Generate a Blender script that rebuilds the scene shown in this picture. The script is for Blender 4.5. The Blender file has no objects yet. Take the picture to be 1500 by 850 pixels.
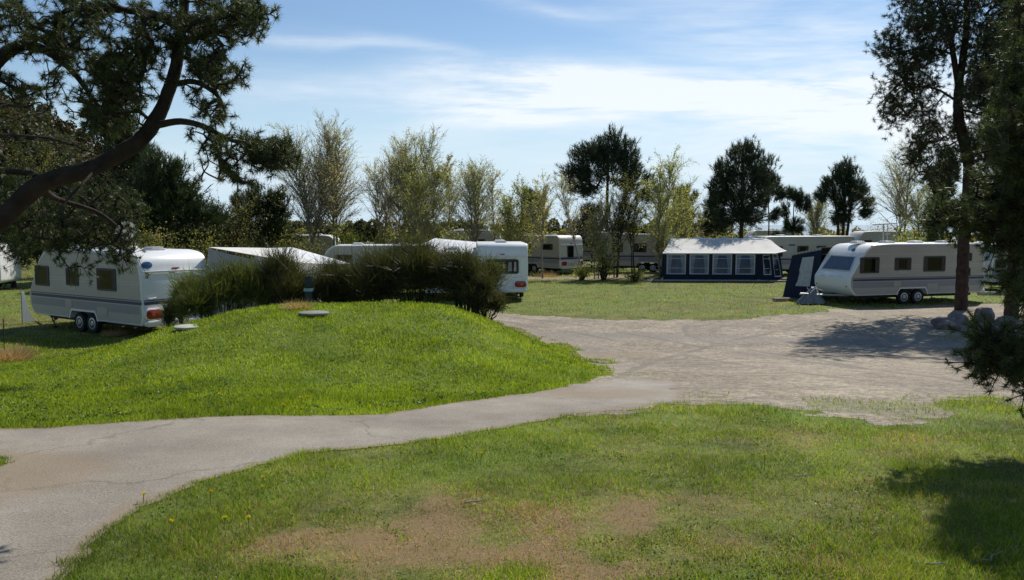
import bpy, bmesh, math, random
import numpy as np
from mathutils import Vector, Matrix
PI = math.pi
S = bpy.context.scene
COL = S.collection
R = math.radians
F = 1140.0                     # focal length in the photo's pixels
TH = math.atan(96 / F)
CZ = 3.4                       # eye height above the pitch level
CT, ST = math.cos(TH), math.sin(TH)

def sm(x, a, b):
    t = np.clip((np.asarray(x, dtype=float) - a) / (b - a), 0, 1)
    return t * t * (3 - 2 * t)

def _h(i, j, s):
    v = np.sin(i * 127.1 + j * 311.7 + s * 74.7) * 43758.5453
    return v - np.floor(v)
def vnoise(x, y, s=0):
    x = np.asarray(x, dtype=float); y = np.asarray(y, dtype=float)
    i = np.floor(x); j = np.floor(y); fx = x - i; fy = y - j
    fx = fx * fx * (3 - 2 * fx); fy = fy * fy * (3 - 2 * fy)
    return (_h(i, j, s) * (1 - fx) + _h(i + 1, j, s) * fx) * (1 - fy) + (_h(i, j + 1, s) * (1 - fx) + _h(i + 1, j + 1, s) * fx) * fy
def fbm(x, y, s=0, o=3):
    t = 0; a = .5; n = 0
    for k in range(o):
        t = t + a * vnoise(x * 2 ** k, y * 2 ** k, s + k); n += a; a *= .5
    return t / n

def H(x, y):
    """height of the ground"""
    x = np.asarray(x, dtype=float); y = np.asarray(y, dtype=float)
    base = 1.7 * (1 - sm(y, 2.0, 23.0))
    fx = sm(x, -11.0, -4.6) * (1 - sm(x, -1.9, 2.1))
    fy = sm(y, 10.5, 17.5) * (1 - sm(y, 17.5, 23.5))
    mound = 1.31 * fx * fy
    und = .05 * (vnoise(x / 2.6, y / 2.6, 3) - .5) * (1 - sm(y, 30, 45)) + .14 * (vnoise(x / 1.5 + 3, y / 1.5, 4) - .5) * fx * sm(y, 9.5, 12) * (1 - sm(y, 20, 23))
    berm = .25 * sm(x, 4, 9) * (1 - sm(x, 14, 18)) * np.exp(-((y - 51) / 2.5) ** 2)
    drop = -5 * sm(y, 150, 240)
    return base + mound + und + berm + drop
def h1(x, y): return float(H(x, y))

def xat(px, Y, z=0.0):
    return (px - 750) / F * (Y * CT + (CZ - z) * ST)
def zat(py, Y):
    v = (425 - py) / F
    return CZ + Y * (-ST + v * CT) / (CT + v * ST)
def gp(px, py):
    """point where a line of sight meets the ground"""
    v = (425 - py) / F; u = (px - 750) / F
    d = np.array([u, CT + v * ST, -ST + v * CT])
    t = np.linspace(2, 90, 3000)
    P = d[None, :] * t[:, None]; z = CZ + P[:, 2]
    k = np.argmax(z <= H(P[:, 0], P[:, 1]))
    if k == 0: k = 2999
    return float(P[k, 0]), float(P[k, 1])
def p3(px, py, Y):
    return np.array([xat(px, Y, zat(py, Y)), Y, zat(py, Y)])

# ---------------------------------------------------------------- objects
def tag(o, label=None, cat=None, group=None, kind=None):
    if label: o['label'] = label
    if cat: o['category'] = cat
    if group: o['group'] = group
    if kind: o['kind'] = kind
    return o
def thing(name, label, cat, loc=(0, 0, 0), rz=0, group=None):
    o = bpy.data.objects.new(name, None); COL.objects.link(o)
    o.location = loc; o.rotation_euler = (0, 0, rz); o.empty_display_size = .2
    return tag(o, label, cat, group)
def copy_tree(o, parent=None):
    c = o.copy(); COL.objects.link(c); c.parent = parent
    for ch in list(o.children): copy_tree(ch, c)
    return c

def np_obj(name, V, faces, m, parent=None, smooth=False):
    """V (n,3); faces: list of int arrays (k, nverts)"""
    me = bpy.data.meshes.new(name)
    V = np.ascontiguousarray(V, dtype=np.float32)
    me.vertices.add(len(V)); me.vertices.foreach_set('co', V.ravel())
    fl = [np.asarray(f) for f in faces if len(f)]
    nl = sum(f.size for f in fl); npoly = sum(len(f) for f in fl)
    me.loops.add(nl); me.polygons.add(npoly)
    me.loops.foreach_set('vertex_index', np.concatenate([f.ravel() for f in fl]).astype(np.int32))
    tot = np.concatenate([np.full(len(f), f.shape[1]) for f in fl])
    st = np.concatenate([[0], np.cumsum(tot)[:-1]])
    me.polygons.foreach_set('loop_start', st.astype(np.int32))
    if smooth: me.polygons.foreach_set('use_smooth', np.ones(npoly, dtype=bool))
    me.update(calc_edges=True)
    me.materials.append(m)
    o = bpy.data.objects.new(name, me); COL.objects.link(o)
    if parent: o.parent = parent
    return o

class MB:
    def __init__(s): s.v = []; s.f = []
    def add(s, vs, fs):
        n = len(s.v); s.v += [tuple(v) for v in vs]; s.f += [tuple(i + n for i in f) for f in fs]; return s
    def box(s, x0, x1, y0, y1, z0, z1):
        return s.add([(x0, y0, z0), (x1, y0, z0), (x1, y1, z0), (x0, y1, z0), (x0, y0, z1), (x1, y0, z1), (x1, y1, z1), (x0, y1, z1)],
                     [(0, 3, 2, 1), (4, 5, 6, 7), (0, 1, 5, 4), (1, 2, 6, 5), (2, 3, 7, 6), (3, 0, 4, 7)])
    def prism(s, pts, ax, d0, d1):
        """closed 2-D outline pushed along an axis: 'y' -> pts are (x,z); 'x' -> (y,z); 'z' -> (x,y)"""
        def mk(p, d): return {'y': (p[0], d, p[1]), 'x': (d, p[0], p[1]), 'z': (p[0], p[1], d)}[ax]
        n = len(pts)
        return s.add([mk(p, d0) for p in pts] + [mk(p, d1) for p in pts],
                     [tuple(range(n)), tuple(range(2 * n - 1, n - 1, -1))] + [(i, (i + 1) % n, (i + 1) % n + n, i + n) for i in range(n)])
    def ring(s, pts, pin, ax, d0, d1):
        def mk(p, d): return {'y': (p[0], d, p[1]), 'x': (d, p[0], p[1]), 'z': (p[0], p[1], d)}[ax]
        n = len(pts); vs = [mk(p, d0) for p in pts] + [mk(p, d0) for p in pin] + [mk(p, d1) for p in pts] + [mk(p, d1) for p in pin]
        fs = []
        for i in range(n):
            j = (i + 1) % n
            fs += [(i, j, j + n, i + n), (i + 2 * n, i + 3 * n, j + 3 * n, j + 2 * n), (i, i + 2 * n, j + 2 * n, j), (i + n, j + n, j + 3 * n, i + 3 * n)]
        return s.add(vs, fs)
    def quad(s, a, b, c, d): return s.add([a, b, c, d], [(0, 1, 2, 3)])
    def slab(s, pts, t):
        """polygon in space given a thickness"""
        p = [Vector(q) for q in pts]; nrm = (p[1] - p[0]).cross(p[2] - p[0]).normalized() * t
        n = len(p)
        return s.add(p + [q + nrm for q in p], [tuple(range(n - 1, -1, -1)), tuple(range(n, 2 * n))] + [(i, (i + 1) % n, (i + 1) % n + n, i + n) for i in range(n)])
    def tube(s, pts, r, k=8):
        pts = [Vector(p) for p in pts]; n = len(pts)
        rs = r if isinstance(r, (list, tuple)) else [r] * n
        vs = []; prev = None
        for i, p in enumerate(pts):
            d = (pts[min(i + 1, n - 1)] - pts[max(i - 1, 0)]).normalized()
            if prev is None:
                a = d.orthogonal().normalized()
            else:
                a = (prev - d * prev.dot(d)).normalized()
            prev = a; b = d.cross(a)
            vs += [p + (a * math.cos(2 * PI * q / k) + b * math.sin(2 * PI * q / k)) * rs[i] for q in range(k)]
        fs = [(i * k + q, i * k + (q + 1) % k, (i + 1) * k + (q + 1) % k, (i + 1) * k + q) for i in range(n - 1) for q in range(k)]
        fs += [tuple(range(k - 1, -1, -1)), tuple(range((n - 1) * k, n * k))]
        return s.add(vs, fs)
    def lathe(s, prof, c, ax='y', k=24, cap=True):
        """prof: (radius, offset along axis)"""
        vs = []; n = len(prof)
        for q in range(k):
            a = 2 * PI * q / k
            for r, d in prof:
                u, w = r * math.cos(a), r * math.sin(a)
                vs.append({'y': (c[0] + u, c[1] + d, c[2] + w), 'z': (c[0] + u, c[1] + w, c[2] + d), 'x': (c[0] + d, c[1] + u, c[2] + w)}[ax])
        fs = [(q * n + i, q * n + i + 1, ((q + 1) % k) * n + i + 1, ((q + 1) % k) * n + i) for q in range(k) for i in range(n - 1)]
        if cap: fs += [tuple(q * n for q in range(k)), tuple(q * n + n - 1 for q in reversed(range(k)))]
        return s.add(vs, fs)
    def build(s, name, m, parent=None, bevel=0, seg=2, ang=35, smooth=True):
        bm = bmesh.new()
        bv = [bm.verts.new(v) for v in s.v]
        for f in s.f:
            try: bm.faces.new([bv[i] for i in f])
            except ValueError: pass
        bmesh.ops.recalc_face_normals(bm, faces=bm.faces)
        if bevel:
            es = [e for e in bm.edges if len(e.link_faces) == 2 and e.calc_face_angle(0) > R(40)]
            bmesh.ops.bevel(bm, geom=es, offset=bevel, segments=seg, profile=.5, affect='EDGES', clamp_overlap=True)
        me = bpy.data.meshes.new(name); bm.to_mesh(me); bm.free()
        if smooth:
            for p in me.polygons: p.use_smooth = True
            me.set_sharp_from_angle(angle=R(ang))
        me.materials.append(m)
        o = bpy.data.objects.new(name, me); COL.objects.link(o)
        if parent: o.parent = parent
        return o

def rrect(x0, x1, z0, z1, r, k=4):
    out = []
    for cx, cz, a0 in ((x1 - r, z0 + r, -90), (x1 - r, z1 - r, 0), (x0 + r, z1 - r, 90), (x0 + r, z0 + r, 180)):
        for i in range(k + 1):
            a = R(a0 + 90 * i / k); out.append((cx + r * math.cos(a), cz + r * math.sin(a)))
    return out
def rpoly(pts, k=5):
    """pts (x, z, radius) -> outline with rounded corners"""
    out = []; n = len(pts)
    for i, (x, z, r) in enumerate(pts):
        p = Vector((x, z)); a = Vector(pts[i - 1][:2]); b = Vector(pts[(i + 1) % n][:2])
        if r <= 0: out.append((x, z)); continue
        da = (a - p); db = (b - p)
        t = min(r, da.length * .48, db.length * .48)
        A = p + da.normalized() * t; B = p + db.normalized() * t
        for j in range(k + 1):
            s = j / k; q = A * (1 - s) ** 2 + p * 2 * s * (1 - s) + B * s ** 2
            out.append((q.x, q.y))
    return out

# ---------------------------------------------------------------- materials
def newmat(name):
    m = bpy.data.materials.new(name); m.use_nodes = True
    nt = m.node_tree; return m, nt, nt.nodes['Principled BSDF'], nt.nodes['Material Output']
def nd(nt, t, **kw):
    n = nt.nodes.new(t)
    for k, v in kw.items(): setattr(n, k, v)
    return n
def noise_n(nt, scale, detail=4, rough=.55, coord='Object', vec=None):
    n = nd(nt, 'ShaderNodeTexNoise'); n.inputs['Scale'].default_value = scale; n.inputs['Detail'].default_value = detail; n.inputs['Roughness'].default_value = rough
    if vec is None:
        tc = nd(nt, 'ShaderNodeTexCoord'); vec = tc.outputs[coord]
    nt.links.new(vec, n.inputs['Vector']); return n
def ramp(nt, src, stops):
    r = nd(nt, 'ShaderNodeValToRGB'); el = r.color_ramp.elements
    while len(el) < len(stops): el.new(.5)
    for e, (p, c) in zip(el, stops):
        e.position = p; e.color = (*c, 1) if len(c) == 3 else c
    nt.links.new(src, r.inputs['Fac']); return r
def mixc(nt, fac, a, b, mode='MIX'):
    m = nd(nt, 'ShaderNodeMix', data_type='RGBA', blend_type=mode)
    for s, v in ((m.inputs[0], fac), (m.inputs[6], a), (m.inputs[7], b)):
        if isinstance(v, bpy.types.NodeSocket): nt.links.new(v, s)
        elif isinstance(v, (int, float)): s.default_value = v
        else: s.default_value = (*v, 1)
    return m.outputs[2]
def mat(name, col, rough=.5, spec=.5, metal=0, var=.12, vscale=3, bump=0, bscale=40, dirt=None):
    m, nt, b, out = newmat(name)
    b.inputs['Roughness'].default_value = rough; b.inputs['Specular IOR Level'].default_value = spec; b.inputs['Metallic'].default_value = metal
    n = noise_n(nt, vscale, 5, .6)
    lo = [c * (1 - var) for c in col]; hi = [min(1, c * (1 + var * .6)) for c in col]
    r = ramp(nt, n.outputs['Fac'], [(.3, lo), (.7, hi)]); c = r.outputs['Color']
    if dirt:
        n3 = noise_n(nt, dirt[1], 6, .7)
        rr = ramp(nt, n3.outputs['Fac'], [(.5, (0, 0, 0)), (.75, (dirt[2],) * 3)])
        c = mixc(nt, rr.outputs['Color'], c, dirt[0])
    nt.links.new(c, b.inputs['Base Color'])
    if bump:
        n2 = noise_n(nt, bscale, 4, .6); bp = nd(nt, 'ShaderNodeBump'); bp.inputs['Strength'].default_value = bump; bp.inputs['Distance'].default_value = .02
        nt.links.new(n2.outputs['Fac'], bp.inputs['Height']); nt.links.new(bp.outputs['Normal'], b.inputs['Normal'])
    return m
def leafmat(name, c1, c2, trans=.35, c3=None, spec=.3, rough=.5, nscale=.8, tcol=1.5):
    m, nt, b, out = newmat(name)
    g = nd(nt, 'ShaderNodeNewGeometry')
    stops = [(0, c1), (.7, c2)] + ([(1, c3)] if c3 else [])
    r = ramp(nt, g.outputs['Random Per Island'], stops)
    n = noise_n(nt, nscale, 3, .6)
    rr = ramp(nt, n.outputs['Fac'], [(.32, (.58, .62, .62)), (.68, (1.4, 1.3, 1.15))])
    c = mixc(nt, 1.0, r.outputs['Color'], rr.outputs['Color'], 'MULTIPLY')
    nt.links.new(c, b.inputs['Base Color'])
    b.inputs['Roughness'].default_value = rough; b.inputs['Specular IOR Level'].default_value = spec
    t = nd(nt, 'ShaderNodeBsdfTranslucent')
    tc = mixc(nt, 1.0, c, (tcol, tcol * 1.02, tcol * .55), 'MULTIPLY'); nt.links.new(tc, t.inputs['Color'])
    mx = nd(nt, 'ShaderNodeMixShader'); mx.inputs[0].default_value = trans
    nt.links.new(b.outputs[0], mx.inputs[1]); nt.links.new(t.outputs[0], mx.inputs[2]); nt.links.new(mx.outputs[0], out.inputs['Surface'])
    return m

M = {}
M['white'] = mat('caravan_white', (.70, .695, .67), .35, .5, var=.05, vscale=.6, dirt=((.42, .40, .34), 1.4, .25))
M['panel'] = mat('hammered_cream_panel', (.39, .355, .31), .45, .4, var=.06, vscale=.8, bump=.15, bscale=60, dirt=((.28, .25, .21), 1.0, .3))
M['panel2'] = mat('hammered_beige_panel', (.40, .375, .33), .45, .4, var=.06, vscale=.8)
M['darkcloth'] = mat('curtain_dark', (.075, .065, .055), .9, .1)
M['white2'] = mat('caravan_cream', (.62, .60, .54), .4, .5, var=.06, vscale=.6, dirt=((.38, .36, .30), 1.2, .3))
M['roofwhite'] = mat('roof_white', (.72, .72, .71), .4, .5, var=.1, vscale=2, dirt=((.35, .35, .30), 2.5, .4))
M['grey'] = mat('grey_band', (.25, .25, .26), .45, .4, var=.06)
M['lgrey'] = mat('light_grey_plastic', (.5, .5, .5), .45, .4)
M['blue'] = mat('navy_stripe', (.022, .028, .10), .4, .5, var=.08)
M['black'] = mat('black_rubber', (.018, .018, .018), .75, .3)
M['dark'] = mat('dark_chassis', (.03, .03, .03), .7, .3)
M['frame'] = mat('window_rubber', (.035, .035, .035), .5, .4)
M['glass'] = mat('tinted_acrylic', (.010, .009, .0085), .07, .28, var=.3, vscale=1.5)
M['blueglass'] = mat('front_acrylic', (.05, .065, .10), .06, .6, var=.2)
M['alu'] = mat('galvanised_steel', (.34, .34, .34), .5, .4, .3, bump=.05)
M['rim'] = mat('wheel_silver', (.42, .43, .45), .4, .5, .6)
M['red'] = mat('red_lens', (.30, .015, .012), .15, .6)
M['amber'] = mat('amber_lens', (.5, .16, .02), .2, .6)
M['emblem'] = mat('emblem_blue', (.03, .10, .22), .3, .5, var=.5, vscale=8)
M['curtain'] = mat('curtain_cloth', (.42, .42, .42), .9, .1, var=.2, vscale=6)
M['greencloth'] = mat('green_cloth', (.12, .50, .06), .85, .2)
M['navy'] = mat('navy_canvas', (.010, .017, .042), .8, .2, var=.2, vscale=3, bump=.2, bscale=30)
M['piping'] = mat('pale_piping', (.42, .43, .44), .7, .3)
M['canvas'] = mat('awning_canvas', (.54, .525, .49), .8, .2, var=.1, vscale=1.5, bump=.3, bscale=6, dirt=((.38, .36, .32), 2, .35))
M['canvasgrey'] = mat('grey_canvas', (.34, .325, .31), .85, .2, var=.12, vscale=1.5, bump=.3, bscale=6)
M['vinyl'] = mat('clear_vinyl', (.055, .08, .16), .12, .6, var=.4, vscale=2)
M['wood'] = mat('weathered_wood', (.30, .26, .20), .8, .2, var=.3, vscale=8, bump=.3)
M['concrete'] = mat('concrete', (.22, .215, .195), .85, .2, var=.25, vscale=6, bump=.4, bscale=25)
M['palestone'] = mat('pale_stone', (.40, .385, .34), .85, .2, var=.25, vscale=6, bump=.4, bscale=25)
M['post'] = mat('post_green', (.015, .03, .035), .5, .4)
M['postcap'] = mat('post_cap', (.30, .42, .46), .4, .4)
M['bark'] = mat('pine_bark', (.032, .023, .018), .9, .2, var=.5, vscale=9, bump=.9, bscale=22)
M['redbark'] = mat('red_pine_bark', (.062, .038, .031), .9, .2, var=.5, vscale=7, bump=.9, bscale=18)
M['twig'] = mat('pine_twig', (.07, .052, .038), .9, .2, var=.3)
M['birchbark'] = mat('birch_bark', (.27, .235, .20), .85, .2, var=.6, vscale=6)
M['birchtwig'] = mat('birch_twig', (.26, .22, .18), .85, .2, var=.3)
M['darkbark'] = mat('dark_bark', (.045, .038, .03), .9, .2, var=.4, vscale=6, bump=.5)
M['needle_near'] = leafmat('pine_needles_near', (.030, .048, .016), (.055, .075, .022), .28, (.085, .085, .028), .35, .45)
M['needle'] = leafmat('pine_needles', (.020, .036, .016), (.034, .054, .022), .25, (.055, .065, .024))
M['needle_far'] = leafmat('pine_needles_far', (.022, .040, .024), (.036, .058, .032), .2, (.05, .062, .03))
M['birchleaf'] = leafmat('birch_young_leaves', (.22, .245, .065), (.34, .36, .095), .6, (.42, .40, .14))
M['birchbud'] = leafmat('birch_buds', (.36, .345, .20), (.46, .43, .23), .6, (.36, .29, .18))
M['oliveleaf'] = leafmat('olive_young_leaves', (.16, .18, .045), (.245, .26, .065), .56, (.31, .29, .10))
M['broom'] = leafmat('broom_green', (.032, .040, .014), (.060, .068, .023), .36, (.10, .10, .045), tcol=1.5, nscale=1.6)
M['broomlight'] = leafmat('broom_fresh_green', (.055, .075, .018), (.095, .115, .03), .45, (.14, .145, .055), tcol=1.6)
M['weedleaf'] = leafmat('broad_weed_leaves', (.06, .11, .02), (.10, .155, .03), .35, (.13, .17, .05))
M['broombrown'] = leafmat('broom_dead', (.07, .055, .03), (.11, .09, .05), .2)
M['scrub'] = leafmat('scrub_leaves', (.10, .11, .034), (.165, .165, .055), .55, (.20, .16, .08))
M['hillwood'] = leafmat('hill_wood', (.034, .036, .014), (.055, .05, .022), .35, (.075, .052, .032), nscale=.05)
M['farwood'] = leafmat('far_wood', (.065, .075, .045), (.095, .10, .06), .5, (.09, .08, .05), nscale=.08)
M['grass'] = leafmat('grass_blades', (.090, .160, .010), (.165, .235, .016), .50, (.30, .29, .07), .22, .45, .9, tcol=1.75)
M['moundgrass'] = leafmat('mound_grass_blades', (.10, .165, .010), (.185, .25, .014), .52, (.30, .31, .05), .25, .45, .75, tcol=1.65)
M['straw'] = leafmat('dry_blades', (.33, .215, .105), (.50, .36, .20), .35, (.20, .105, .055), .25, .5, .9, tcol=1.1)
M['reed'] = leafmat('dead_tussock', (.40, .27, .15), (.55, .40, .24), .35, (.3, .18, .1), tcol=1.0)
M['petal'] = mat('dandelion_yellow', (.85, .68, .012), .7, .2)
M['stemgreen'] = mat('dandelion_stem', (.12, .2, .04), .7, .2)
M['dish'] = mat('dish_white', (.6, .6, .58), .5, .4)
def rockmat():
    m, nt, b, out = newmat('granite'); b.inputs['Roughness'].default_value = .85
    n = noise_n(nt, 3.2, 6, .65); r = ramp(nt, n.outputs['Fac'], [(.3, (.07, .058, .052)), (.5, (.16, .128, .115)), (.66, (.28, .24, .22)), (.8, (.46, .43, .41))])
    n2 = noise_n(nt, 40, 3); c = mixc(nt, .35, r.outputs['Color'], n2.outputs['Color'], 'OVERLAY')
    nt.links.new(c, b.inputs['Base Color'])
    bp = nd(nt, 'ShaderNodeBump'); bp.inputs['Strength'].default_value = .6; bp.inputs['Distance'].default_value = .04
    n3 = noise_n(nt, 9, 6, .7); nt.links.new(n3.outputs['Fac'], bp.inputs['Height']); nt.links.new(bp.outputs['Normal'], b.inputs['Normal'])
    return m
M['rock'] = rockmat()
def bandmat(name, stops_a, stops_b, sa, sb, bump, bs, patch=None, tracks=None, speck=None, cracks=None):
    m, nt, b, out = newmat(name); b.inputs['Roughness'].default_value = .92; b.inputs['Specular IOR Level'].default_value = .25
    n = noise_n(nt, sa, 6, .65); c = ramp(nt, n.outputs['Fac'], stops_a).outputs['Color']
    n2 = noise_n(nt, sb, 4, .7); c2 = ramp(nt, n2.outputs['Fac'], stops_b).outputs['Color']
    c = mixc(nt, 1.0, c, c2, 'MULTIPLY')
    if tracks:
        tc = nd(nt, 'ShaderNodeTexCoord'); mp = nd(nt, 'ShaderNodeMapping'); mp.inputs['Rotation'].default_value = (0, 0, R(tracks[0])); mp.inputs['Scale'].default_value = (.10, 1.1, 1)
        wn = noise_n(nt, .12, 3, .5); va = nd(nt, 'ShaderNodeVectorMath', operation='MULTIPLY_ADD'); nt.links.new(wn.outputs['Color'], va.inputs[0]); va.inputs[1].default_value = (5, 5, 0); nt.links.new(tc.outputs['Object'], va.inputs[2])
        nt.links.new(va.outputs[0], mp.inputs['Vector']); nn = noise_n(nt, 1.0, 5, .7, vec=mp.outputs['Vector'])
        c3 = ramp(nt, nn.outputs['Fac'], [(.35, (.72, .73, .76)), (.6, (1.12, 1.1, 1.06))]).outputs['Color']
        c = mixc(nt, tracks[1], c, c3, 'MULTIPLY')
    if speck:
        for sc, lo, hi in ((3.2, .80, 1.18), (16, .62, 1.4), (60, .5, 1.55)):
            v = noise_n(nt, sc, 2, .5); c = mixc(nt, .8, c, ramp(nt, v.outputs['Fac'], [(.3, (lo, lo, lo)), (.5, (1, 1, 1)), (.7, (hi, hi, hi * .96))]).outputs['Color'], 'MULTIPLY')
    if cracks:
        wn = noise_n(nt, 1.1, 4, .6); tc = nd(nt, 'ShaderNodeTexCoord'); va = nd(nt, 'ShaderNodeVectorMath', operation='MULTIPLY_ADD'); nt.links.new(wn.outputs['Color'], va.inputs[0]); va.inputs[1].default_value = (1.2, 1.2, 0); nt.links.new(tc.outputs['Object'], va.inputs[2])
        vo = nd(nt, 'ShaderNodeTexVoronoi', feature='DISTANCE_TO_EDGE'); vo.inputs['Scale'].default_value = .42; nt.links.new(va.outputs[0], vo.inputs['Vector'])
        cr = ramp(nt, vo.outputs['Distance'], [(.0, (.55, .55, .55)), (.012, (1, 1, 1))]); c = mixc(nt, .7, c, cr.outputs['Color'], 'MULTIPLY')
        bl = noise_n(nt, .7, 5, .65); c = mixc(nt, 1.0, c, ramp(nt, bl.outputs['Fac'], [(.3, (.82, .82, .83)), (.65, (1.1, 1.09, 1.06))]).outputs['Color'], 'MULTIPLY')
    if patch:
        for i, (att, col, amt) in enumerate(patch):
            a = nd(nt, 'ShaderNodeAttribute', attribute_name=att)
            n4 = noise_n(nt, 9, 4, .7)
            ma = nd(nt, 'ShaderNodeMath', operation='ADD'); nt.links.new(a.outputs['Fac'], ma.inputs[0])
            ms = nd(nt, 'ShaderNodeMath', operation='SUBTRACT'); nt.links.new(n4.outputs['Fac'], ms.inputs[0]); ms.inputs[1].default_value = .5
            nt.links.new(ms.outputs[0], ma.inputs[1])
            rr = ramp(nt, ma.outputs[0], [(.35, (0, 0, 0)), (.65, (amt, amt, amt))])
            c = mixc(nt, rr.outputs['Color'], c, col)
    nt.links.new(c, b.inputs['Base Color'])
    bp = nd(nt, 'ShaderNodeBump'); bp.inputs['Strength'].default_value = bump; bp.inputs['Distance'].default_value = .015
    n3 = noise_n(nt, bs, 5, .7); nt.links.new(n3.outputs['Fac'], bp.inputs['Height']); nt.links.new(bp.outputs['Normal'], b.inputs['Normal'])
    return m
M['ground'] = bandmat('turf', [(.3, (.06, .07, .014)), (.5, (.11, .12, .024)), (.7, (.19, .165, .055))], [(.3, (.6, .6, .6)), (.7, (1.25, 1.25, 1.15))], .9, 9, .5, 30,
                      patch=[('dry', (.18, .114, .060), .8), ('bare', (.24, .19, .125), .9), ('green', (.10, .15, .016), .75)])
M['asphalt'] = bandmat('worn_asphalt', [(.3, (.205, .180, .146)), (.55, (.265, .237, .196)), (.75, (.315, .285, .24))], [(.25, (.45, .45, .46)), (.5, (1, 1, 1)), (.75, (1.5, 1.48, 1.45))], .9, 70, .6, 90,
                       patch=[('bare', (.23, .17, .105), .55)], cracks=True)
M['gravel'] = bandmat('gravel', [(.25, (.165, .138, .104)), (.5, (.25, .210, .160)), (.75, (.36, .308, .238))], [(.3, (.62, .62, .64)), (.5, (1, 1, 1)), (.72, (1.35, 1.33, 1.28))], .45, 7, .9, 55,
                      patch=[('dry', (.21, .16, .10), .6), ('green', (.15, .15, .06), .35), ('bare', (.205, .185, .165), .6), ('rut', (.15, .132, .11), .6)], tracks=(-14, .4), speck=True)
def seamat():
    m, nt, b, out = newmat('sea_water'); b.inputs['Base Color'].default_value = (.05, .10, .15, 1); b.inputs['Roughness'].default_value = .22
    n = noise_n(nt, .25, 6, .7); bp = nd(nt, 'ShaderNodeBump'); bp.inputs['Strength'].default_value = .6; bp.inputs['Distance'].default_value = .5
    nt.links.new(n.outputs['Fac'], bp.inputs['Height']); nt.links.new(bp.outputs['Normal'], b.inputs['Normal']); return m
M['sea'] = seamat()
# ---------------------------------------------------------------- outlines on the ground
def outline(pp): return np.array([gp(*p) for p in pp])
PATH = outline([(-160, 640), (0, 629), (70, 627), (150, 621), (230, 616), (300, 611), (370, 610), (430, 609), (500, 609), (560, 608), (600, 601), (640, 594), (720, 584),
                (800, 573), (860, 561), (905, 552), (1000, 560), (1010, 590), (930, 594), (895, 600), (850, 606), (790, 618), (735, 628), (650, 643), (590, 652), (520, 658), (450, 664), (400, 679),
                (350, 694), (300, 708), (250, 727), (205, 742), (165, 775), (130, 810), (95, 850), (60, 930), (30, 1100), (-500, 1100), (-700, 850), (-420, 740), (-260, 700), (-120, 690), (-5, 688), (14, 680), (4, 672), (-100, 668)])
GRAV = outline([(715, 452), (760, 462), (830, 466), (900, 469), (990, 469), (1060, 468), (1120, 466), (1180, 459), (1230, 453), (1300, 450), (1400, 446), (1500, 445), (1640, 448), (1700, 480), (1700, 575), (1600, 585),
                (1500, 594), (1470, 588), (1430, 582), (1395, 588), (1380, 602), (1340, 616), (1290, 622), (1240, 616), (1195, 606), (1160, 598), (1110, 592), (1040, 590), (960, 593), (910, 604), (850, 612), (850, 570), (884, 548),
                (868, 528), (830, 510), (780, 492), (745, 477), (715, 468)])
def sdist(P, x, y):
    """signed distance to an outline, positive inside"""
    x = np.asarray(x, float); y = np.asarray(y, float); best = np.full(x.shape, 1e9); ins = np.zeros(x.shape, bool)
    n = len(P)
    for i in range(n):
        ax, ay = P[i]; bx, by = P[(i + 1) % n]; dx, dy = bx - ax, by - ay
        t = np.clip(((x - ax) * dx + (y - ay) * dy) / (dx * dx + dy * dy + 1e-12), 0, 1)
        best = np.minimum(best, (x - ax - t * dx) ** 2 + (y - ay - t * dy) ** 2)
        c = ((ay > y) != (by > y)) & (x < (bx - ax) * (y - ay) / ((by - ay) if by != ay else 1e-12) + ax)
        ins ^= c
    return np.sqrt(best) * np.where(ins, 1, -1)
def sd_path(x, y): return sdist(PATH, x, y) + (.12 + .9 * sm(x, .6, 1.6)) * (fbm(x * 2.2, y * 2.2, 5) - .5) + .07 * (vnoise(x * 9, y * 9, 6) - .5)
def sd_grav(x, y): return sdist(GRAV, x, y) + (.8 + .4 * sm(y, 11, 14)) * (fbm(x * 1.3, y * 1.3, 8) - .5) + .45 * (vnoise(x * 4, y * 4, 9) - .5)

def blob(x, y, px, py, rx, ry):
    c = gp(px, py); return np.exp(-(((x - c[0]) / rx) ** 2 + ((y - c[1]) / ry) ** 2))
def a_dry(x, y):
    d = .95 * blob(x, y, 720, 765, 1.1, .6) + .8 * blob(x, y, 870, 815, 1.1, .5) + .6 * blob(x, y, 1010, 755, .9, .4) + .7 * blob(x, y, 520, 790, .6, .35) + .6 * blob(x, y, 640, 845, .8, .4) + .5 * blob(x, y, 930, 740, .7, .3)
    d = d + .35 * blob(x, y, 1420, 655, 2.5, 1.5)
    d = d * np.clip(3.2 * (.55 * fbm(x * 2.4, y * 2.4, 11, 4) + .45 * fbm(x * 8, y * 8, 14, 3) - .37), .08, 1.2) + .9 * np.clip(fbm(x * 1.9, y * 1.9, 15) - .58, 0, 1) * (1 - sm(y, 12, 16)) 
    return np.clip(d, 0, 1)
def a_bare(x, y):
    d = 1.0 * np.exp(-((y - 49.2 - .03 * x) / 1.3) ** 2) * sm(x, -3, 0) * (1 - sm(x, 8, 11)) * (.6 + .6 * fbm(x, y, 20))
    d = d + .5 * sm(y, 120, 160)
    return np.clip(d, 0, 1)
def y_mound(x): return np.interp(x, [-14, -6, -1.4, 1.2, 2.2], [5.5, 6.9, 8.3, 11.6, 13.2])
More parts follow.
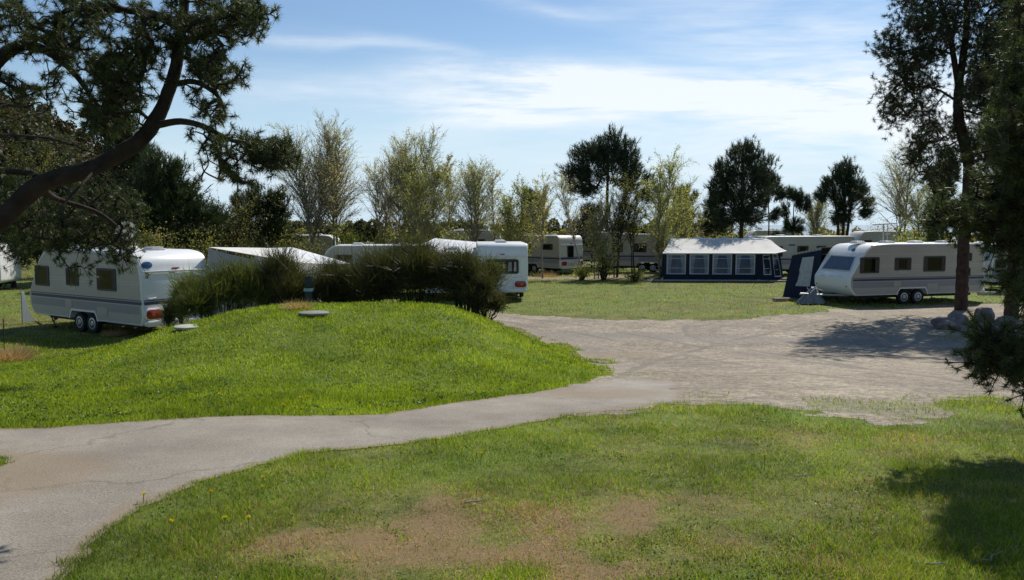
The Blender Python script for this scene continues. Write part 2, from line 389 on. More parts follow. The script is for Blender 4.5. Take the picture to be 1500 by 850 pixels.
def a_green(x, y):
    d = sm(y, 26, 30) * (1 - sm(y, 44, 50)) * (.55 + .6 * (fbm(x * .25, y * .45, 22) - .5))
    fx = sm(x, -12.0, -7) * (1 - sm(x, 0, 2.5)); d = d + 1.0 * fx * sm(y - y_mound(x), -.2, .4) * (1 - sm(y, 21, 25))
    d = d + .9 * (1 - sm(y, 11, 15)) * (1 - np.clip(2 * a_dry(x, y), 0, 1)) * fbm(x * .6, y * .6, 25) * 1.2
    return np.clip(d, 0, 1)
def setattrs(o, names):
    me = o.data; n = len(me.vertices); co = np.empty(n * 3, np.float32); me.vertices.foreach_get('co', co); co = co.reshape(-1, 3).astype(float)
    for nm, fn in names.items():
        a = me.attributes.new(nm, 'FLOAT', 'POINT'); a.data.foreach_set('value', np.asarray(fn(co[:, 0], co[:, 1]), np.float32))

def lines(lo, hi, step, far_lo, far_hi, g=1.25):
    a = list(np.arange(lo, hi + 1e-6, step)); s = step; v = hi
    while v < far_hi: s *= g; v += s; a.append(v)
    s = step; v = lo; b = []
    while v > far_lo: s *= g; v -= s; b.append(v)
    return np.array(b[::-1] + a)
gx = lines(-27, 30, .25, -3000, 3000, 1.15); gy = lines(0, 36, .25, -60, 2600, 1.10)
X, Y = np.meshgrid(gx, gy)
V = np.stack([X.ravel(), Y.ravel(), H(X, Y).ravel()], 1); nx, ny = len(gx), len(gy)
I = (np.arange(ny - 1)[:, None] * nx + np.arange(nx - 1)[None, :]).ravel()
ground = np_obj('ground', V, [np.stack([I, I + 1, I + nx + 1, I + nx], 1)], M['ground'], smooth=True)
tag(ground, kind='structure'); setattrs(ground, dict(dry=a_dry, bare=a_bare, green=a_green))

HG = H(gx[None, :], gy[:, None]); GX, GY = gx, gy
def hground(x, y):
    i = np.clip(np.searchsorted(GX, x) - 1, 0, len(GX) - 2); j = np.clip(np.searchsorted(GY, y) - 1, 0, len(GY) - 2)
    u = (x - GX[i]) / (GX[i + 1] - GX[i]); v = (y - GY[j]) / (GY[j + 1] - GY[j])
    return (HG[j, i] * (1 - u) + HG[j, i + 1] * u) * (1 - v) + (HG[j + 1, i] * (1 - u) + HG[j + 1, i + 1] * u) * v
def sheet(name, fn, box, step, lift, m):
    x0, x1, y0, y1 = box
    gx = np.arange(x0, x1, step); gy = np.arange(y0, y1, step); X, Y = np.meshgrid(gx, gy); s = fn(X, Y); nx = len(gx)
    V = [tuple(v) for v in np.stack([X.ravel(), Y.ravel()], 1)]; sf = s.ravel(); F3 = []; cache = {}
    def cut(i, j):
        k = (min(i, j), max(i, j))
        if k not in cache:
            t = sf[i] / (sf[i] - sf[j]); V.append((V[i][0] + (V[j][0] - V[i][0]) * t, V[i][1] + (V[j][1] - V[i][1]) * t)); cache[k] = len(V) - 1
        return cache[k]
    I = (np.arange(len(gy) - 1)[:, None] * nx + np.arange(nx - 1)[None, :]).ravel()
    T = np.concatenate([np.stack([I, I + 1, I + nx + 1], 1), np.stack([I, I + nx + 1, I + nx], 1)])
    ins = sf[T] > 0; c = ins.sum(1); full = T[c == 3]
    for t, q in zip(T[(c > 0) & (c < 3)], ins[(c > 0) & (c < 3)]):
        poly = []
        for k in range(3):
            i, j = int(t[k]), int(t[(k + 1) % 3])
            if q[k]: poly.append(i)
            if q[k] != q[(k + 1) % 3]: poly.append(cut(i, j))
        for k in range(1, len(poly) - 1): F3.append((poly[0], poly[k], poly[k + 1]))
    V = np.array(V); faces = np.concatenate([full, np.array(F3)])
    used = np.unique(faces); rm = np.full(len(V), -1); rm[used] = np.arange(len(used)); V = V[used]; faces = rm[faces]
    o = np_obj(name, np.column_stack([V, hground(V[:, 0], V[:, 1]) + lift]), [faces], m, smooth=True)
    return tag(o, kind='structure')
road = sheet('gravel_road', sd_grav, (-4, 29, 6.6, 35.5), .12, .003, M['gravel'])
setattrs(road, dict(dry=lambda x, y: (.3 + 1.1 * fbm(x * 1.4, y * 1.4, 68)) * np.clip(.9 * blob(x, y, 905, 520, 1.6, 1.2) * 1.2 + .5 * blob(x, y, 1000, 525, 1.6, 1) + .6 * blob(x, y, 1440, 520, 3, 5), 0, 1) * .8,
                    green=lambda x, y: np.clip(3.5 * (fbm(x * 1.6, y * 1.6, 39) - .36), 0, 1.1) * np.clip(1.0 * blob(x, y, 920, 552, 1.3, .8) + .9 * blob(x, y, 1130, 590, 3.5, .8) + 1.1 * blob(x, y, 1400, 600, 2, 1.) + .9 * blob(x, y, 1390, 493, 2.6, 1.1), 0, 1) * .85,
                    bare=lambda x, y: np.clip(np.exp(-((y - 24.2 + .18 * x) / 1.1) ** 2) * (.3 + .8 * fbm(x * .6, y * 1.2, 61)) + .8 * np.clip(fbm(x * .5, y * .8, 63) - .48, 0, 1) * 3, 0, 1) * .7))
RUTS = [[(735, 463), (860, 478), (980, 500), (1120, 522), (1300, 545), (1520, 580)], [(730, 470), (850, 489), (960, 512), (1100, 537), (1280, 560), (1460, 585)], [(1060, 466), (1015, 474), (1003, 484), (1020, 496), (1090, 512), (1200, 528), (1420, 560)], [(1120, 470), (1060, 478), (1045, 488), (1065, 500), (1130, 514), (1260, 532)], [(1250, 462), (1180, 476), (1120, 490), (1050, 505), (960, 530), (890, 560)]]
def a_rut(x, y):
    best = np.full(np.shape(x), 9.)
    for L_ in RUTS:
        P_ = spline_([gp(*q) for q in L_])
        for i in range(len(P_) - 1):
            ax, ay = P_[i]; dx, dy = P_[i + 1] - P_[i]; t = np.clip(((x - ax) * dx + (y - ay) * dy) / (dx * dx + dy * dy + 1e-9), 0, 1); best = np.minimum(best, np.hypot(x - ax - t * dx, y - ay - t * dy))
    return np.exp(-(best / .17) ** 2) * np.clip(.15 + 1.1 * fbm(x * .8, y * .8, 66), 0, 1)
def spline_(pts, per=6):
    P = np.array(pts, float); P = np.vstack([2 * P[0] - P[1], P, 2 * P[-1] - P[-2]]); o = []
    for i in range(len(P) - 3):
        a_, b_, c_, d_ = P[i:i + 4]
        for t in np.arange(per) / per: o.append(.5 * ((2 * b_) + (c_ - a_) * t + (2 * a_ - 5 * b_ + 4 * c_ - d_) * t * t + (3 * b_ - a_ - 3 * c_ + d_) * t ** 3))
    return np.array(o + [P[-2]])
setattrs(road, dict(rut=a_rut))
path = sheet('path', sd_path, (-14, 5, 1.5, 18), .08, .0055, M['asphalt'])
setattrs(path, dict(bare=lambda x, y: np.clip(1.1 * np.exp(-(sdist(PATH, x, y) / .12) ** 2) + blob(x, y, 0, 700, .9, .9) + .8 * blob(x, y, 880, 578, 1.2, .8), 0, 1)))

sea = np_obj('sea', np.array([(-6000, 170, -2.6), (6000, 170, -2.6), (6000, 12000, -2.6), (-6000, 12000, -2.6)]), [np.array([[0, 1, 2, 3]])], M['sea']); tag(sea, kind='structure')

# wooded hill on the left: terrain, then its wood
def hill_h(x, y):
    u = x + .25 * (y - 170)
    return (52 * sm(-u, 60, 175) + 7 * (fbm(x / 28, y / 28, 40) - .5) * sm(-u, 60, 110)) * sm(y, 60, 125) - 3
hx = np.arange(-330, -45, 6.0); hy = np.arange(58, 330, 6.0); X, Y = np.meshgrid(hx, hy)
V = np.stack([X.ravel(), Y.ravel(), hill_h(X, Y).ravel()], 1); nx = len(hx)
I = (np.arange(len(hy) - 1)[:, None] * nx + np.arange(nx - 1)[None, :]).ravel()
M['hill'] = bandmat('hill_turf', [(.3, (.03, .028, .014)), (.55, (.06, .05, .026)), (.75, (.085, .075, .035))], [(.3, (.7, .7, .7)), (.7, (1.2, 1.2, 1.2))], .06, .3, .4, 2)
tag(np_obj('hill', V, [np.stack([I, I + 1, I + nx + 1, I + nx], 1)], M['hill'], smooth=True), kind='structure')

RNG = np.random.default_rng(7)
def unit(v): return v / (np.linalg.norm(v, axis=-1, keepdims=True) + 1e-9)
def rdir(n, rng): return unit(rng.normal(size=(n, 3)))
def tris_at(C, D, L, W, rng, bend=0):
    """one long thin triangle per row: base at C, pointing along D"""
    n = len(C); s = unit(np.cross(D, rdir(n, rng))) * (np.asarray(W).reshape(-1, 1) / 2)
    tip = C + D * np.asarray(L).reshape(-1, 1)
    V = np.empty((n, 3, 3)); V[:, 0] = C - s; V[:, 1] = C + s; V[:, 2] = tip
    return V.reshape(-1, 3), np.arange(3 * n).reshape(-1, 3)
def leaves_at(C, size, rng, flat=0):
    n = len(C); a = rdir(n, rng); b = unit(np.cross(a, rdir(n, rng))); s = np.asarray(size).reshape(-1, 1) * rng.uniform(.6, 1.3, (n, 1))
    V = np.empty((n, 4, 3)); V[:, 0] = C - a * s * .5; V[:, 1] = C + b * s * .32; V[:, 2] = C + a * s * .5; V[:, 3] = C - b * s * .32
    return V.reshape(-1, 3), np.arange(4 * n).reshape(-1, 4)
def wood(name, n, posfn, hrange, leaf, m, rng, per=140):
    """a far-off wood that reads as one mass: leaf clumps over many crowns"""
    P, Hh = posfn(n, rng); C = []; 
    for p, h in zip(P, Hh):
        k = per; d = rdir(k, rng); r = rng.uniform(.55, 1.05, (k, 1)) ** .5
        q = d * r * np.array([h * .30, h * .30, h * .46]) * rng.uniform(.8, 1.15)
        C.append(p + np.array([0, 0, h * .56]) + q)
    C = np.concatenate(C); V, f = leaves_at(C, leaf, rng)
    return tag(np_obj(name, V, [f], m), kind='stuff')
def hillpos(n, rng):
    x = rng.uniform(-325, -62, n * 4); y = rng.uniform(85, 326, n * 4); z = hill_h(x, y); k = (z > .5) & (fbm(x / 22, y / 22, 51) > .22); x, y, z = x[k][:n], y[k][:n], z[k][:n]
    return np.stack([x, y, z - .3], 1), rng.uniform(4, 9, len(x))
wood('hill_wood', 900, hillpos, None, 1.15, M['hillwood'], RNG, 220)
def linepos(x0, x1, y0, y1, ha, hb):
    def f(n, rng):
        x = rng.uniform(x0, x1, n); y = rng.uniform(y0, y1, n); return np.stack([x, y, H(x, y) - .2], 1), rng.uniform(ha, hb, n)
    return f
wood('far_wood', 420, linepos(-125, 42, 150, 172, 2.2, 4.8), None, .62, M['farwood'], RNG, 420)
wood('dune_scrub', 150, linepos(18, 115, 105, 150, 1.6, 3.2), None, .55, M['scrub'], RNG, 110)
wood('boundary_scrub', 110, linepos(-64, 14, 88, 112, 1.6, 3.2), None, .40, M['scrub'], RNG, 260)

# ---------------------------------------------------------------- camera, sun, sky
cam = bpy.data.cameras.new('camera'); camo = bpy.data.objects.new('camera', cam); COL.objects.link(camo)
cam.sensor_width = 36; cam.lens = 36 * F / 1500; cam.clip_end = 20000; cam.clip_start = .05
camo.location = (0, 0, CZ); camo.rotation_euler = (PI / 2 - TH, 0, 0); S.camera = camo
SAZ, SEL = 34.5, 47
sd_ = Vector((math.sin(R(SAZ)) * math.cos(R(SEL)), math.cos(R(SAZ)) * math.cos(R(SEL)), math.sin(R(SEL))))
sl = bpy.data.lights.new('sun', 'SUN'); sl.energy = 5.0; sl.angle = R(.53); sl.color = (1, .955, .88)
so = bpy.data.objects.new('sun', sl); COL.objects.link(so); so.rotation_euler = sd_.to_track_quat('Z', 'Y').to_euler(); so.location = (20, 30, 40)
W = bpy.data.worlds.new('World'); S.world = W; W.use_nodes = True; nt = W.node_tree; bg = nt.nodes['Background']
sky = nd(nt, 'ShaderNodeTexSky', sky_type='NISHITA'); sky.sun_disc = False; sky.sun_elevation = R(SEL); sky.sun_rotation = R(SAZ); sky.altitude = 0; sky.air_density = 1.1; sky.dust_density = 0.0; sky.ozone_density = 3.5
tc = nd(nt, 'ShaderNodeTexCoord'); sx = nd(nt, 'ShaderNodeSeparateXYZ'); nt.links.new(tc.outputs['Generated'], sx.inputs[0])
def mth(op, a, b=None, c=None):
    n = nd(nt, 'ShaderNodeMath', operation=op)
    for i, v in enumerate((a, b, c)):
        if v is None: continue
        if isinstance(v, bpy.types.NodeSocket): nt.links.new(v, n.inputs[i])
        else: n.inputs[i].default_value = v
    return n.outputs[0]
ya = mth('MAXIMUM', sx.outputs['Y'], .05)
cu = mth('DIVIDE', sx.outputs['X'], ya); cw = mth('DIVIDE', sx.outputs['Z'], ya)
cv = nd(nt, 'ShaderNodeCombineXYZ'); nt.links.new(cu, cv.inputs[0]); nt.links.new(cw, cv.inputs[1])
def snoise(scale, sxyz, rot, detail=6, rough=.6, dist=0):
    mp = nd(nt, 'ShaderNodeMapping'); mp.inputs['Scale'].default_value = sxyz; mp.inputs['Rotation'].default_value = (0, 0, R(rot)); nt.links.new(cv.outputs[0], mp.inputs[0])
    n = noise_n(nt, scale, detail, rough, vec=mp.outputs[0]); n.inputs['Distortion'].default_value = dist; return n.outputs['Fac']
wisp = snoise(3.0, (1, 5.5, 1), 6, 7, .62, .6); fib = snoise(7.0, (1, 9, 1), 12, 6, .65, .3); soft = snoise(2.2, (1, 2.4, 1), 0, 4, .5)
warp = mth('MULTIPLY', mth('SUBTRACT', soft, .5), .11)
def band(u0, w0, u1, w1, sig, a, fade=.06, sag=0):
    """a cirrus streak from (u0,w0) to (u1,w1) in compass/elevation slopes"""
    k = (w1 - w0) / (u1 - u0)
    line = mth('ADD', mth('MULTIPLY', mth('SUBTRACT', cu, u0), k), w0)
    if sag:
        t = mth('DIVIDE', mth('SUBTRACT', cu, u0), u1 - u0); line = mth('ADD', line, mth('MULTIPLY', mth('MULTIPLY', t, mth('SUBTRACT', 1.0, t)), sag * 4))
    d = mth('DIVIDE', mth('SUBTRACT', mth('ADD', cw, warp), line), sig)
    g = mth('POWER', 2.718, mth('MULTIPLY', mth('MULTIPLY', d, d), -1.0))
    r1 = nd(nt, 'ShaderNodeMapRange', interpolation_type='SMOOTHSTEP'); nt.links.new(cu, r1.inputs[0]); r1.inputs[1].default_value = u0 - fade; r1.inputs[2].default_value = u0 + fade
    r2 = nd(nt, 'ShaderNodeMapRange', interpolation_type='SMOOTHSTEP'); nt.links.new(cu, r2.inputs[0]); r2.inputs[1].default_value = u1 - fade; r2.inputs[2].default_value = u1 + fade; r2.inputs[3].default_value = 1; r2.inputs[4].default_value = 0
    return mth('MULTIPLY', mth('MULTIPLY', mth('MULTIPLY', g, a), r1.outputs[0]), r2.outputs[0])
bands = [band(-.10, .128, .60, .112, .026, .88, .10, .030), band(-.12, .155, .62, .135, .030, .42, .16, .03), band(-.10, .190, .24, .165, .014, .7, .12), band(-.36, .238, -.04, .208, .010, .45, .1, .006), band(.05, .195, .55, .150, .02, .9, .12),
         band(-.38, .185, .1, .14, .022, .45, .15), band(-.02, .285, .14, .265, .012, .35, .06), band(.2, .245, .55, .20, .035, .65, .15), band(.15, .30, .5, .27, .02, .3, .08), band(.22, .10, .9, .12, .06, .9, .2), band(-.6, .10, .3, .06, .04, .25, .2)]
acc = bands[0]
for b_ in bands[1:]: acc = mth('ADD', acc, b_)
tex = mth('ADD', mth('MULTIPLY', wisp, 1.2), mth('MULTIPLY', fib, .8))      # about 1
rg = nd(nt, 'ShaderNodeMapRange'); nt.links.new(tex, rg.inputs[0]); rg.inputs[1].default_value = .72; rg.inputs[2].default_value = 1.28; rg.inputs[3].default_value = .08; rg.inputs[4].default_value = 1.25
cl = mth('MULTIPLY', acc, rg.outputs[0]); cl = mth('MINIMUM', cl, .90)
veil = nd(nt, 'ShaderNodeMapRange', interpolation_type='SMOOTHERSTEP'); nt.links.new(cw, veil.inputs[0]); veil.inputs[1].default_value = -.02; veil.inputs[2].default_value = .26; veil.inputs[3].default_value = .92; veil.inputs[4].default_value = 0
mv = nd(nt, 'ShaderNodeMix', data_type='RGBA'); nt.links.new(veil.outputs[0], mv.inputs[0]); nt.links.new(sky.outputs[0], mv.inputs[6]); mv.inputs[7].default_value = (5.6, 7.2, 8.6, 1)
mx = nd(nt, 'ShaderNodeMix', data_type='RGBA'); nt.links.new(cl, mx.inputs[0]); nt.links.new(mv.outputs[2], mx.inputs[6]); mx.inputs[7].default_value = (8.6, 9.1, 9.6, 1)
nt.links.new(mx.outputs[2], bg.inputs['Color']); bg.inputs['Strength'].default_value = .098
vs = S.view_settings; vs.view_transform = 'Standard'; vs.look = 'None'; vs.exposure = .16; vs.gamma = 1; vs.use_curve_mapping = False
S.render.engine = 'CYCLES'; S.cycles.max_bounces = 8; S.cycles.transparent_max_bounces = 8; S.cycles.diffuse_bounces = 3; S.cycles.glossy_bounces = 2; S.cycles.transmission_bounces = 3
# ---------------------------------------------------------------- grass
def blades(name, x, y, hgt, wid, m, rng, lean=.45, lift=0):
    n = len(x); z = H(x, y) + lift - .004
    a = rng.uniform(0, 2 * PI, n); s = np.stack([np.cos(a), np.sin(a), np.zeros(n)], 1) * (wid / 2)[:, None]
    la = rng.uniform(0, 2 * PI, n); l = np.abs(rng.normal(0, lean, n)) + .12
    d = np.stack([np.cos(la) * l, np.sin(la) * l, np.ones(n)], 1); d = unit(d)
    base = np.stack([x, y, z], 1); mid = base + d * (hgt * .55)[:, None]
    d2 = unit(d + np.stack([np.cos(la) * l * 1.1, np.sin(la) * l * 1.1, np.full(n, -.15)], 1)); tip = mid + d2 * (hgt * .5)[:, None]
    V = np.empty((n, 5, 3)); V[:, 0] = base - s; V[:, 1] = base + s; V[:, 2] = mid + s * .7; V[:, 3] = mid - s * .7; V[:, 4] = tip
    I = np.arange(n)[:, None] * 5
    o = np_obj(name, V.reshape(-1, 3), [I + np.array([[0, 1, 2, 3]]), I + np.array([[3, 2, 4]])], m)
    return tag(o, kind='stuff')
def lawn_points(n, y0, y1, spread, rng):
    y = np.exp(rng.uniform(math.log(y0), math.log(y1), n)); x = rng.uniform(-spread, spread, n) * (y + 1.2); return x, y
rng = np.random.default_rng(11)
x, y = lawn_points(720000, 2.6, 23, .74, rng)
sp = sd_path(x, y); sg = sd_grav(x, y)
edge = np.maximum(sp, sg)
dry = a_dry(x, y); mf = (1 - sm(x, 1.6, 2.8)) * sm(y - y_mound(x), -.15, .25) * np.where(x < -7, .75, 1)
tuft = fbm(x * 1.7, y * 1.7, 31); fine = vnoise(x * 5, y * 5, 33)
dens = (1 - .35 * np.clip(dry * 1.3, 0, 1)) * (.35 + .9 * tuft + .3 * fine)
dens = dens * np.where(sg > -1.0, .35 + .65 * np.clip(-sg, 0, 1), 1)
keep = (edge < .02 + .05 * rng.random(len(x))) & (rng.random(len(x)) < dens)
x, y, dry, mf, tuft, fine = [q[keep] for q in (x, y, dry, mf, tuft, fine)]
r = rng.random(len(x)); ismound = rng.random(len(x)) < mf
isdry = ~ismound & (r < np.clip(.08 + 1.0 * dry + .55 * (fbm(x * .9, y * .9, 41) - .46), .02, .76))
lush = sm(fbm(x * .8 + 7, y * .8, 43), .5, .66) * np.clip(1 - 3 * dry, 0, 1); hg = (.014 + .045 * tuft ** 2.2 + .014 * rng.random(len(x)) + .02 * lush) * (.7 + .6 * fine); wd = np.maximum(.0032, .00062 * y) * rng.uniform(.7, 1.4, len(x))
hg = hg * np.where(sm(y, 7.5, 9.5) * (1 - sm(y, 9.5, 12)) * (x > 1) > .5, 1.35, 1)
g = ~ismound & ~isdry
blades('lawn_grass', x[g], y[g], hg[g] * 1.1, wd[g], M['grass'], rng, .6)
blades('dry_grass', x[isdry], y[isdry], hg[isdry] * 1.25, wd[isdry], M['straw'], rng, 1.5)
xm, ym = lawn_points(230000, 6.6, 21.5, .78, rng); mf2 = (1 - sm(xm, 1.6, 2.8)) * sm(ym - y_mound(xm), -.15, .25) * sm(xm, -14, -6)
k = (np.maximum(sd_path(xm, ym), sd_grav(xm, ym)) < .02) & (rng.random(len(xm)) < mf2 * (.4 + fbm(xm * 1.5, ym * 1.5, 35)))
xm = np.concatenate([x[ismound], xm[k]]); ym = np.concatenate([y[ismound], ym[k]]); tm = fbm(xm * 1.3, ym * 1.3, 36)
blades('mound_grass', xm, ym, (.038 + .085 * tm ** 2) * rng.uniform(.6, 1.3, len(xm)), np.maximum(.005, .0007 * ym) * rng.uniform(.7, 1.4, len(xm)), M['moundgrass'], rng, .4)
xf, yf = lawn_points(190000, 21, 75, .8, rng); sgf = sd_grav(xf, yf)
k = (sgf < .05) & (rng.random(len(xf)) < (.25 + .9 * fbm(xf * .5, yf * .8, 37))) & (rng.random(len(xf)) > a_bare(xf, yf) * 1.2)
xf, yf = xf[k], yf[k]; tf = fbm(xf * .4, yf * .9, 38)
k2 = rng.random(len(xf)) < .3 + .5 * (tf > .52)
blades('meadow_grass', xf[~k2], yf[~k2], (.05 + .10 * tf[~k2] ** 2) * rng.uniform(.6, 1.3, (~k2).sum()) + .05 * sm(yf[~k2], 46, 50), .0009 * yf[~k2], M['grass'], rng)
blades('meadow_dry_grass', xf[k2], yf[k2], .05 * rng.uniform(.6, 1.4, k2.sum()), .0009 * yf[k2], M['straw'], rng, .7)
# longer grass hanging over the edges of the path, weeds on the mound and lawn
xe, ye = lawn_points(420000, 3.2, 14, .74, rng); se = sd_path(xe, ye); sge = sd_grav(xe, ye); k = (np.abs(se + .012) < .04) & (sge < 0) & (rng.random(len(xe)) < .35 + .5 * vnoise(xe * 4, ye * 4, 44))
xe, ye = xe[k], ye[k]; km = ye > y_mound(xe); blades('verge_grass', xe, ye, .035 * rng.uniform(.5, 1.7, len(xe)), np.maximum(.0035, .0007 * ye), M['grass'], rng, .8)
xw_, yw_ = lawn_points(9000, 3.2, 21, .74, rng); k = (np.maximum(sd_path(xw_, yw_), sd_grav(xw_, yw_)) < -.03) & (fbm(xw_ * 1.5, yw_ * 1.5, 47) > .50) & (a_dry(xw_, yw_) < .3)
xw_, yw_ = xw_[k], yw_[k]; nl = 7; onm = np.repeat((yw_ > y_mound(xw_)) & (xw_ < 2), nl); ww = np.repeat(np.stack([xw_, yw_, H(xw_, yw_) + .012 + .05 * ((yw_ > y_mound(xw_)) & (xw_ < 2))], 1), nl, 0) + rng.normal(0, 1, (len(xw_) * nl, 3)) * np.array([.03, .03, .006]); V, f = leaves_at(ww, np.where(onm, .030, .017), rng); tag(np_obj('weed_leaves', V, [f], M['weedleaf']), kind='stuff')
# thin grass in the gravel
xg, yg = lawn_points(110000, 7, 30, .8, rng); sgg = sd_grav(xg, yg)
pr = np.clip(.5 * blob(xg, yg, 920, 552, 1.2, .7) + .55 * blob(xg, yg, 1130, 590, 3.5, .7) + .8 * blob(xg, yg, 1400, 600, 1.6, .8) + .8 * blob(xg, yg, 1390, 493, 2.4, 1.0), 0, .85) * (fbm(xg * 1.6, yg * 1.6, 39) > .47)
k = (sgg > 0) & (sd_path(xg, yg) < 0) & (rng.random(len(xg)) < pr)
blades('sparse_grass', xg[k], yg[k], .045 * rng.uniform(.6, 1.4, k.sum()), .0008 * yg[k], M['grass'], rng, .7, .014)

# ---------------------------------------------------------------- skeletons
def prism_segs(A, B, ra, rb, k=3):
    A = np.asarray(A, float); B = np.asarray(B, float); n = len(A); d = unit(B - A)
    u = unit(np.cross(d, np.where(np.abs(d[:, 2:3]) > .9, np.array([[1., 0, 0]]), np.array([[0, 0, 1.]])))); w = np.cross(d, u)
    a = 2 * PI * np.arange(k) / k
    ringv = u[:, None, :] * np.cos(a)[None, :, None] + w[:, None, :] * np.sin(a)[None, :, None]
    V = np.concatenate([A[:, None, :] + ringv * np.asarray(ra).reshape(-1, 1, 1), B[:, None, :] + ringv * np.asarray(rb).reshape(-1, 1, 1)], 1)
    q = np.arange(k); fq = np.stack([q, (q + 1) % k, (q + 1) % k + k, q + k], 1)
    return V.reshape(-1, 3), (np.arange(n)[:, None, None] * 2 * k + fq[None]).reshape(-1, 4)
def merge(parts):
    V = []; F = []; n = 0
    for v, f in parts:
        V.append(v); F.append(np.asarray(f) + n); n += len(v)
    return np.concatenate(V), F
def spline(pts, n=24):
    P = np.array(pts, float); P = np.vstack([2 * P[0] - P[1], P, 2 * P[-1] - P[-2]]); out = []
    m = len(P) - 3; per = max(2, n // m)
    for i in range(m):
        for j in range(per):
            t = j / per; a, b, c, d = P[i:i + 4]
            out.append(.5 * ((2 * b) + (c - a) * t + (2 * a - 5 * b + 4 * c - d) * t * t + (3 * b - a - 3 * c + d) * t ** 3))
    out.append(P[-2]); return np.array(out)
def grow(nodes, targets):
    """join every target to the nearest wood already there; returns parents"""
    nodes = np.array(nodes, float); T = np.array(targets, float); n0 = len(nodes)
    dist = np.full(len(T), 1e9)
    par = np.zeros(len(T), int)
    for i in range(0, n0):
        d = np.linalg.norm(T - nodes[i], axis=1); k = d < dist; dist[k] = d[k]; par[k] = i
    done = np.zeros(len(T), bool); idx = np.full(len(T), -1); order = []
    for q in range(len(T)):
        dd = np.where(done, 1e9, dist); j = int(np.argmin(dd)); done[j] = True; idx[j] = n0 + len(order); order.append(j)
        d = np.linalg.norm(T - T[j], axis=1) * 1.05; k = (~done) & (d < dist); dist[k] = d[k]; par[k] = idx[j]
    allp = np.vstack([nodes, T[order]]); parent = [par[j] for j in order]
    return allp, n0, np.array(parent)
def limbs(allp, n0, parent, rmin, rmax, pw=.42):
    n = len(allp); cnt = np.zeros(n)
    cnt[n0:] = 1
    for i in range(n - 1, n0 - 1, -1):
        if parent[i - n0] >= n0: cnt[parent[i - n0]] += cnt[i]
    r = np.minimum(rmin * np.maximum(cnt, 1) ** pw, rmax)
    A = allp[parent]; B = allp[n0:]; rb = r[n0:]; ra = np.minimum(np.where(parent >= n0, r[parent], rb * 1.25), rb * 1.8)
    mid = (A + B) / 2 + RNG.normal(0, .06, A.shape) * np.linalg.norm(B - A, axis=1, keepdims=True)
    return [prism_segs(A, mid, ra, (ra + rb) / 2, 4), prism_segs(mid, B, (ra + rb) / 2, rb, 4)]
def tufts(P, D, per, L, W, rng, spread=.9):
    n = len(P); C = np.repeat(P, per, 0); d = np.repeat(unit(D), per, 0)
    dd = unit(d * rng.uniform(.2, 1.0, (len(C), 1)) + rdir(len(C), rng) * spread)
    C = C + d * (rng.uniform(-.6, .5, (len(C), 1)) * L)
    return tris_at(C, dd, L * rng.uniform(.6, 1.15, len(C)), np.full(len(C), W), rng)
def tube_np(pts, rs, k=9):
    mb = MB(); mb.tube([tuple(p) for p in pts], list(rs), k); return mb

def tube_q(pts, rs, k=8):
    mb = tube_np(pts, rs, k); n = len(pts)
    V = np.array([tuple(v) for v in mb.v]); cen = np.repeat(np.array(pts, float), k, 0)
    if k >= 9:
        q = fbm(V[:, 0] * 9 + V[:, 1] * 5, V[:, 2] * 7 + V[:, 1] * 6, 81) - .5; V = cen + (V - cen) * (1 + .42 * q[:, None])
    return V, np.array([f for f in mb.f if len(f) == 4])
def add_trunk(root, pts, rs, m, name='trunk', k=9, rough=0):
    pts = np.array(pts)
    return tube_np(pts, rs, k).build(name, m, root)

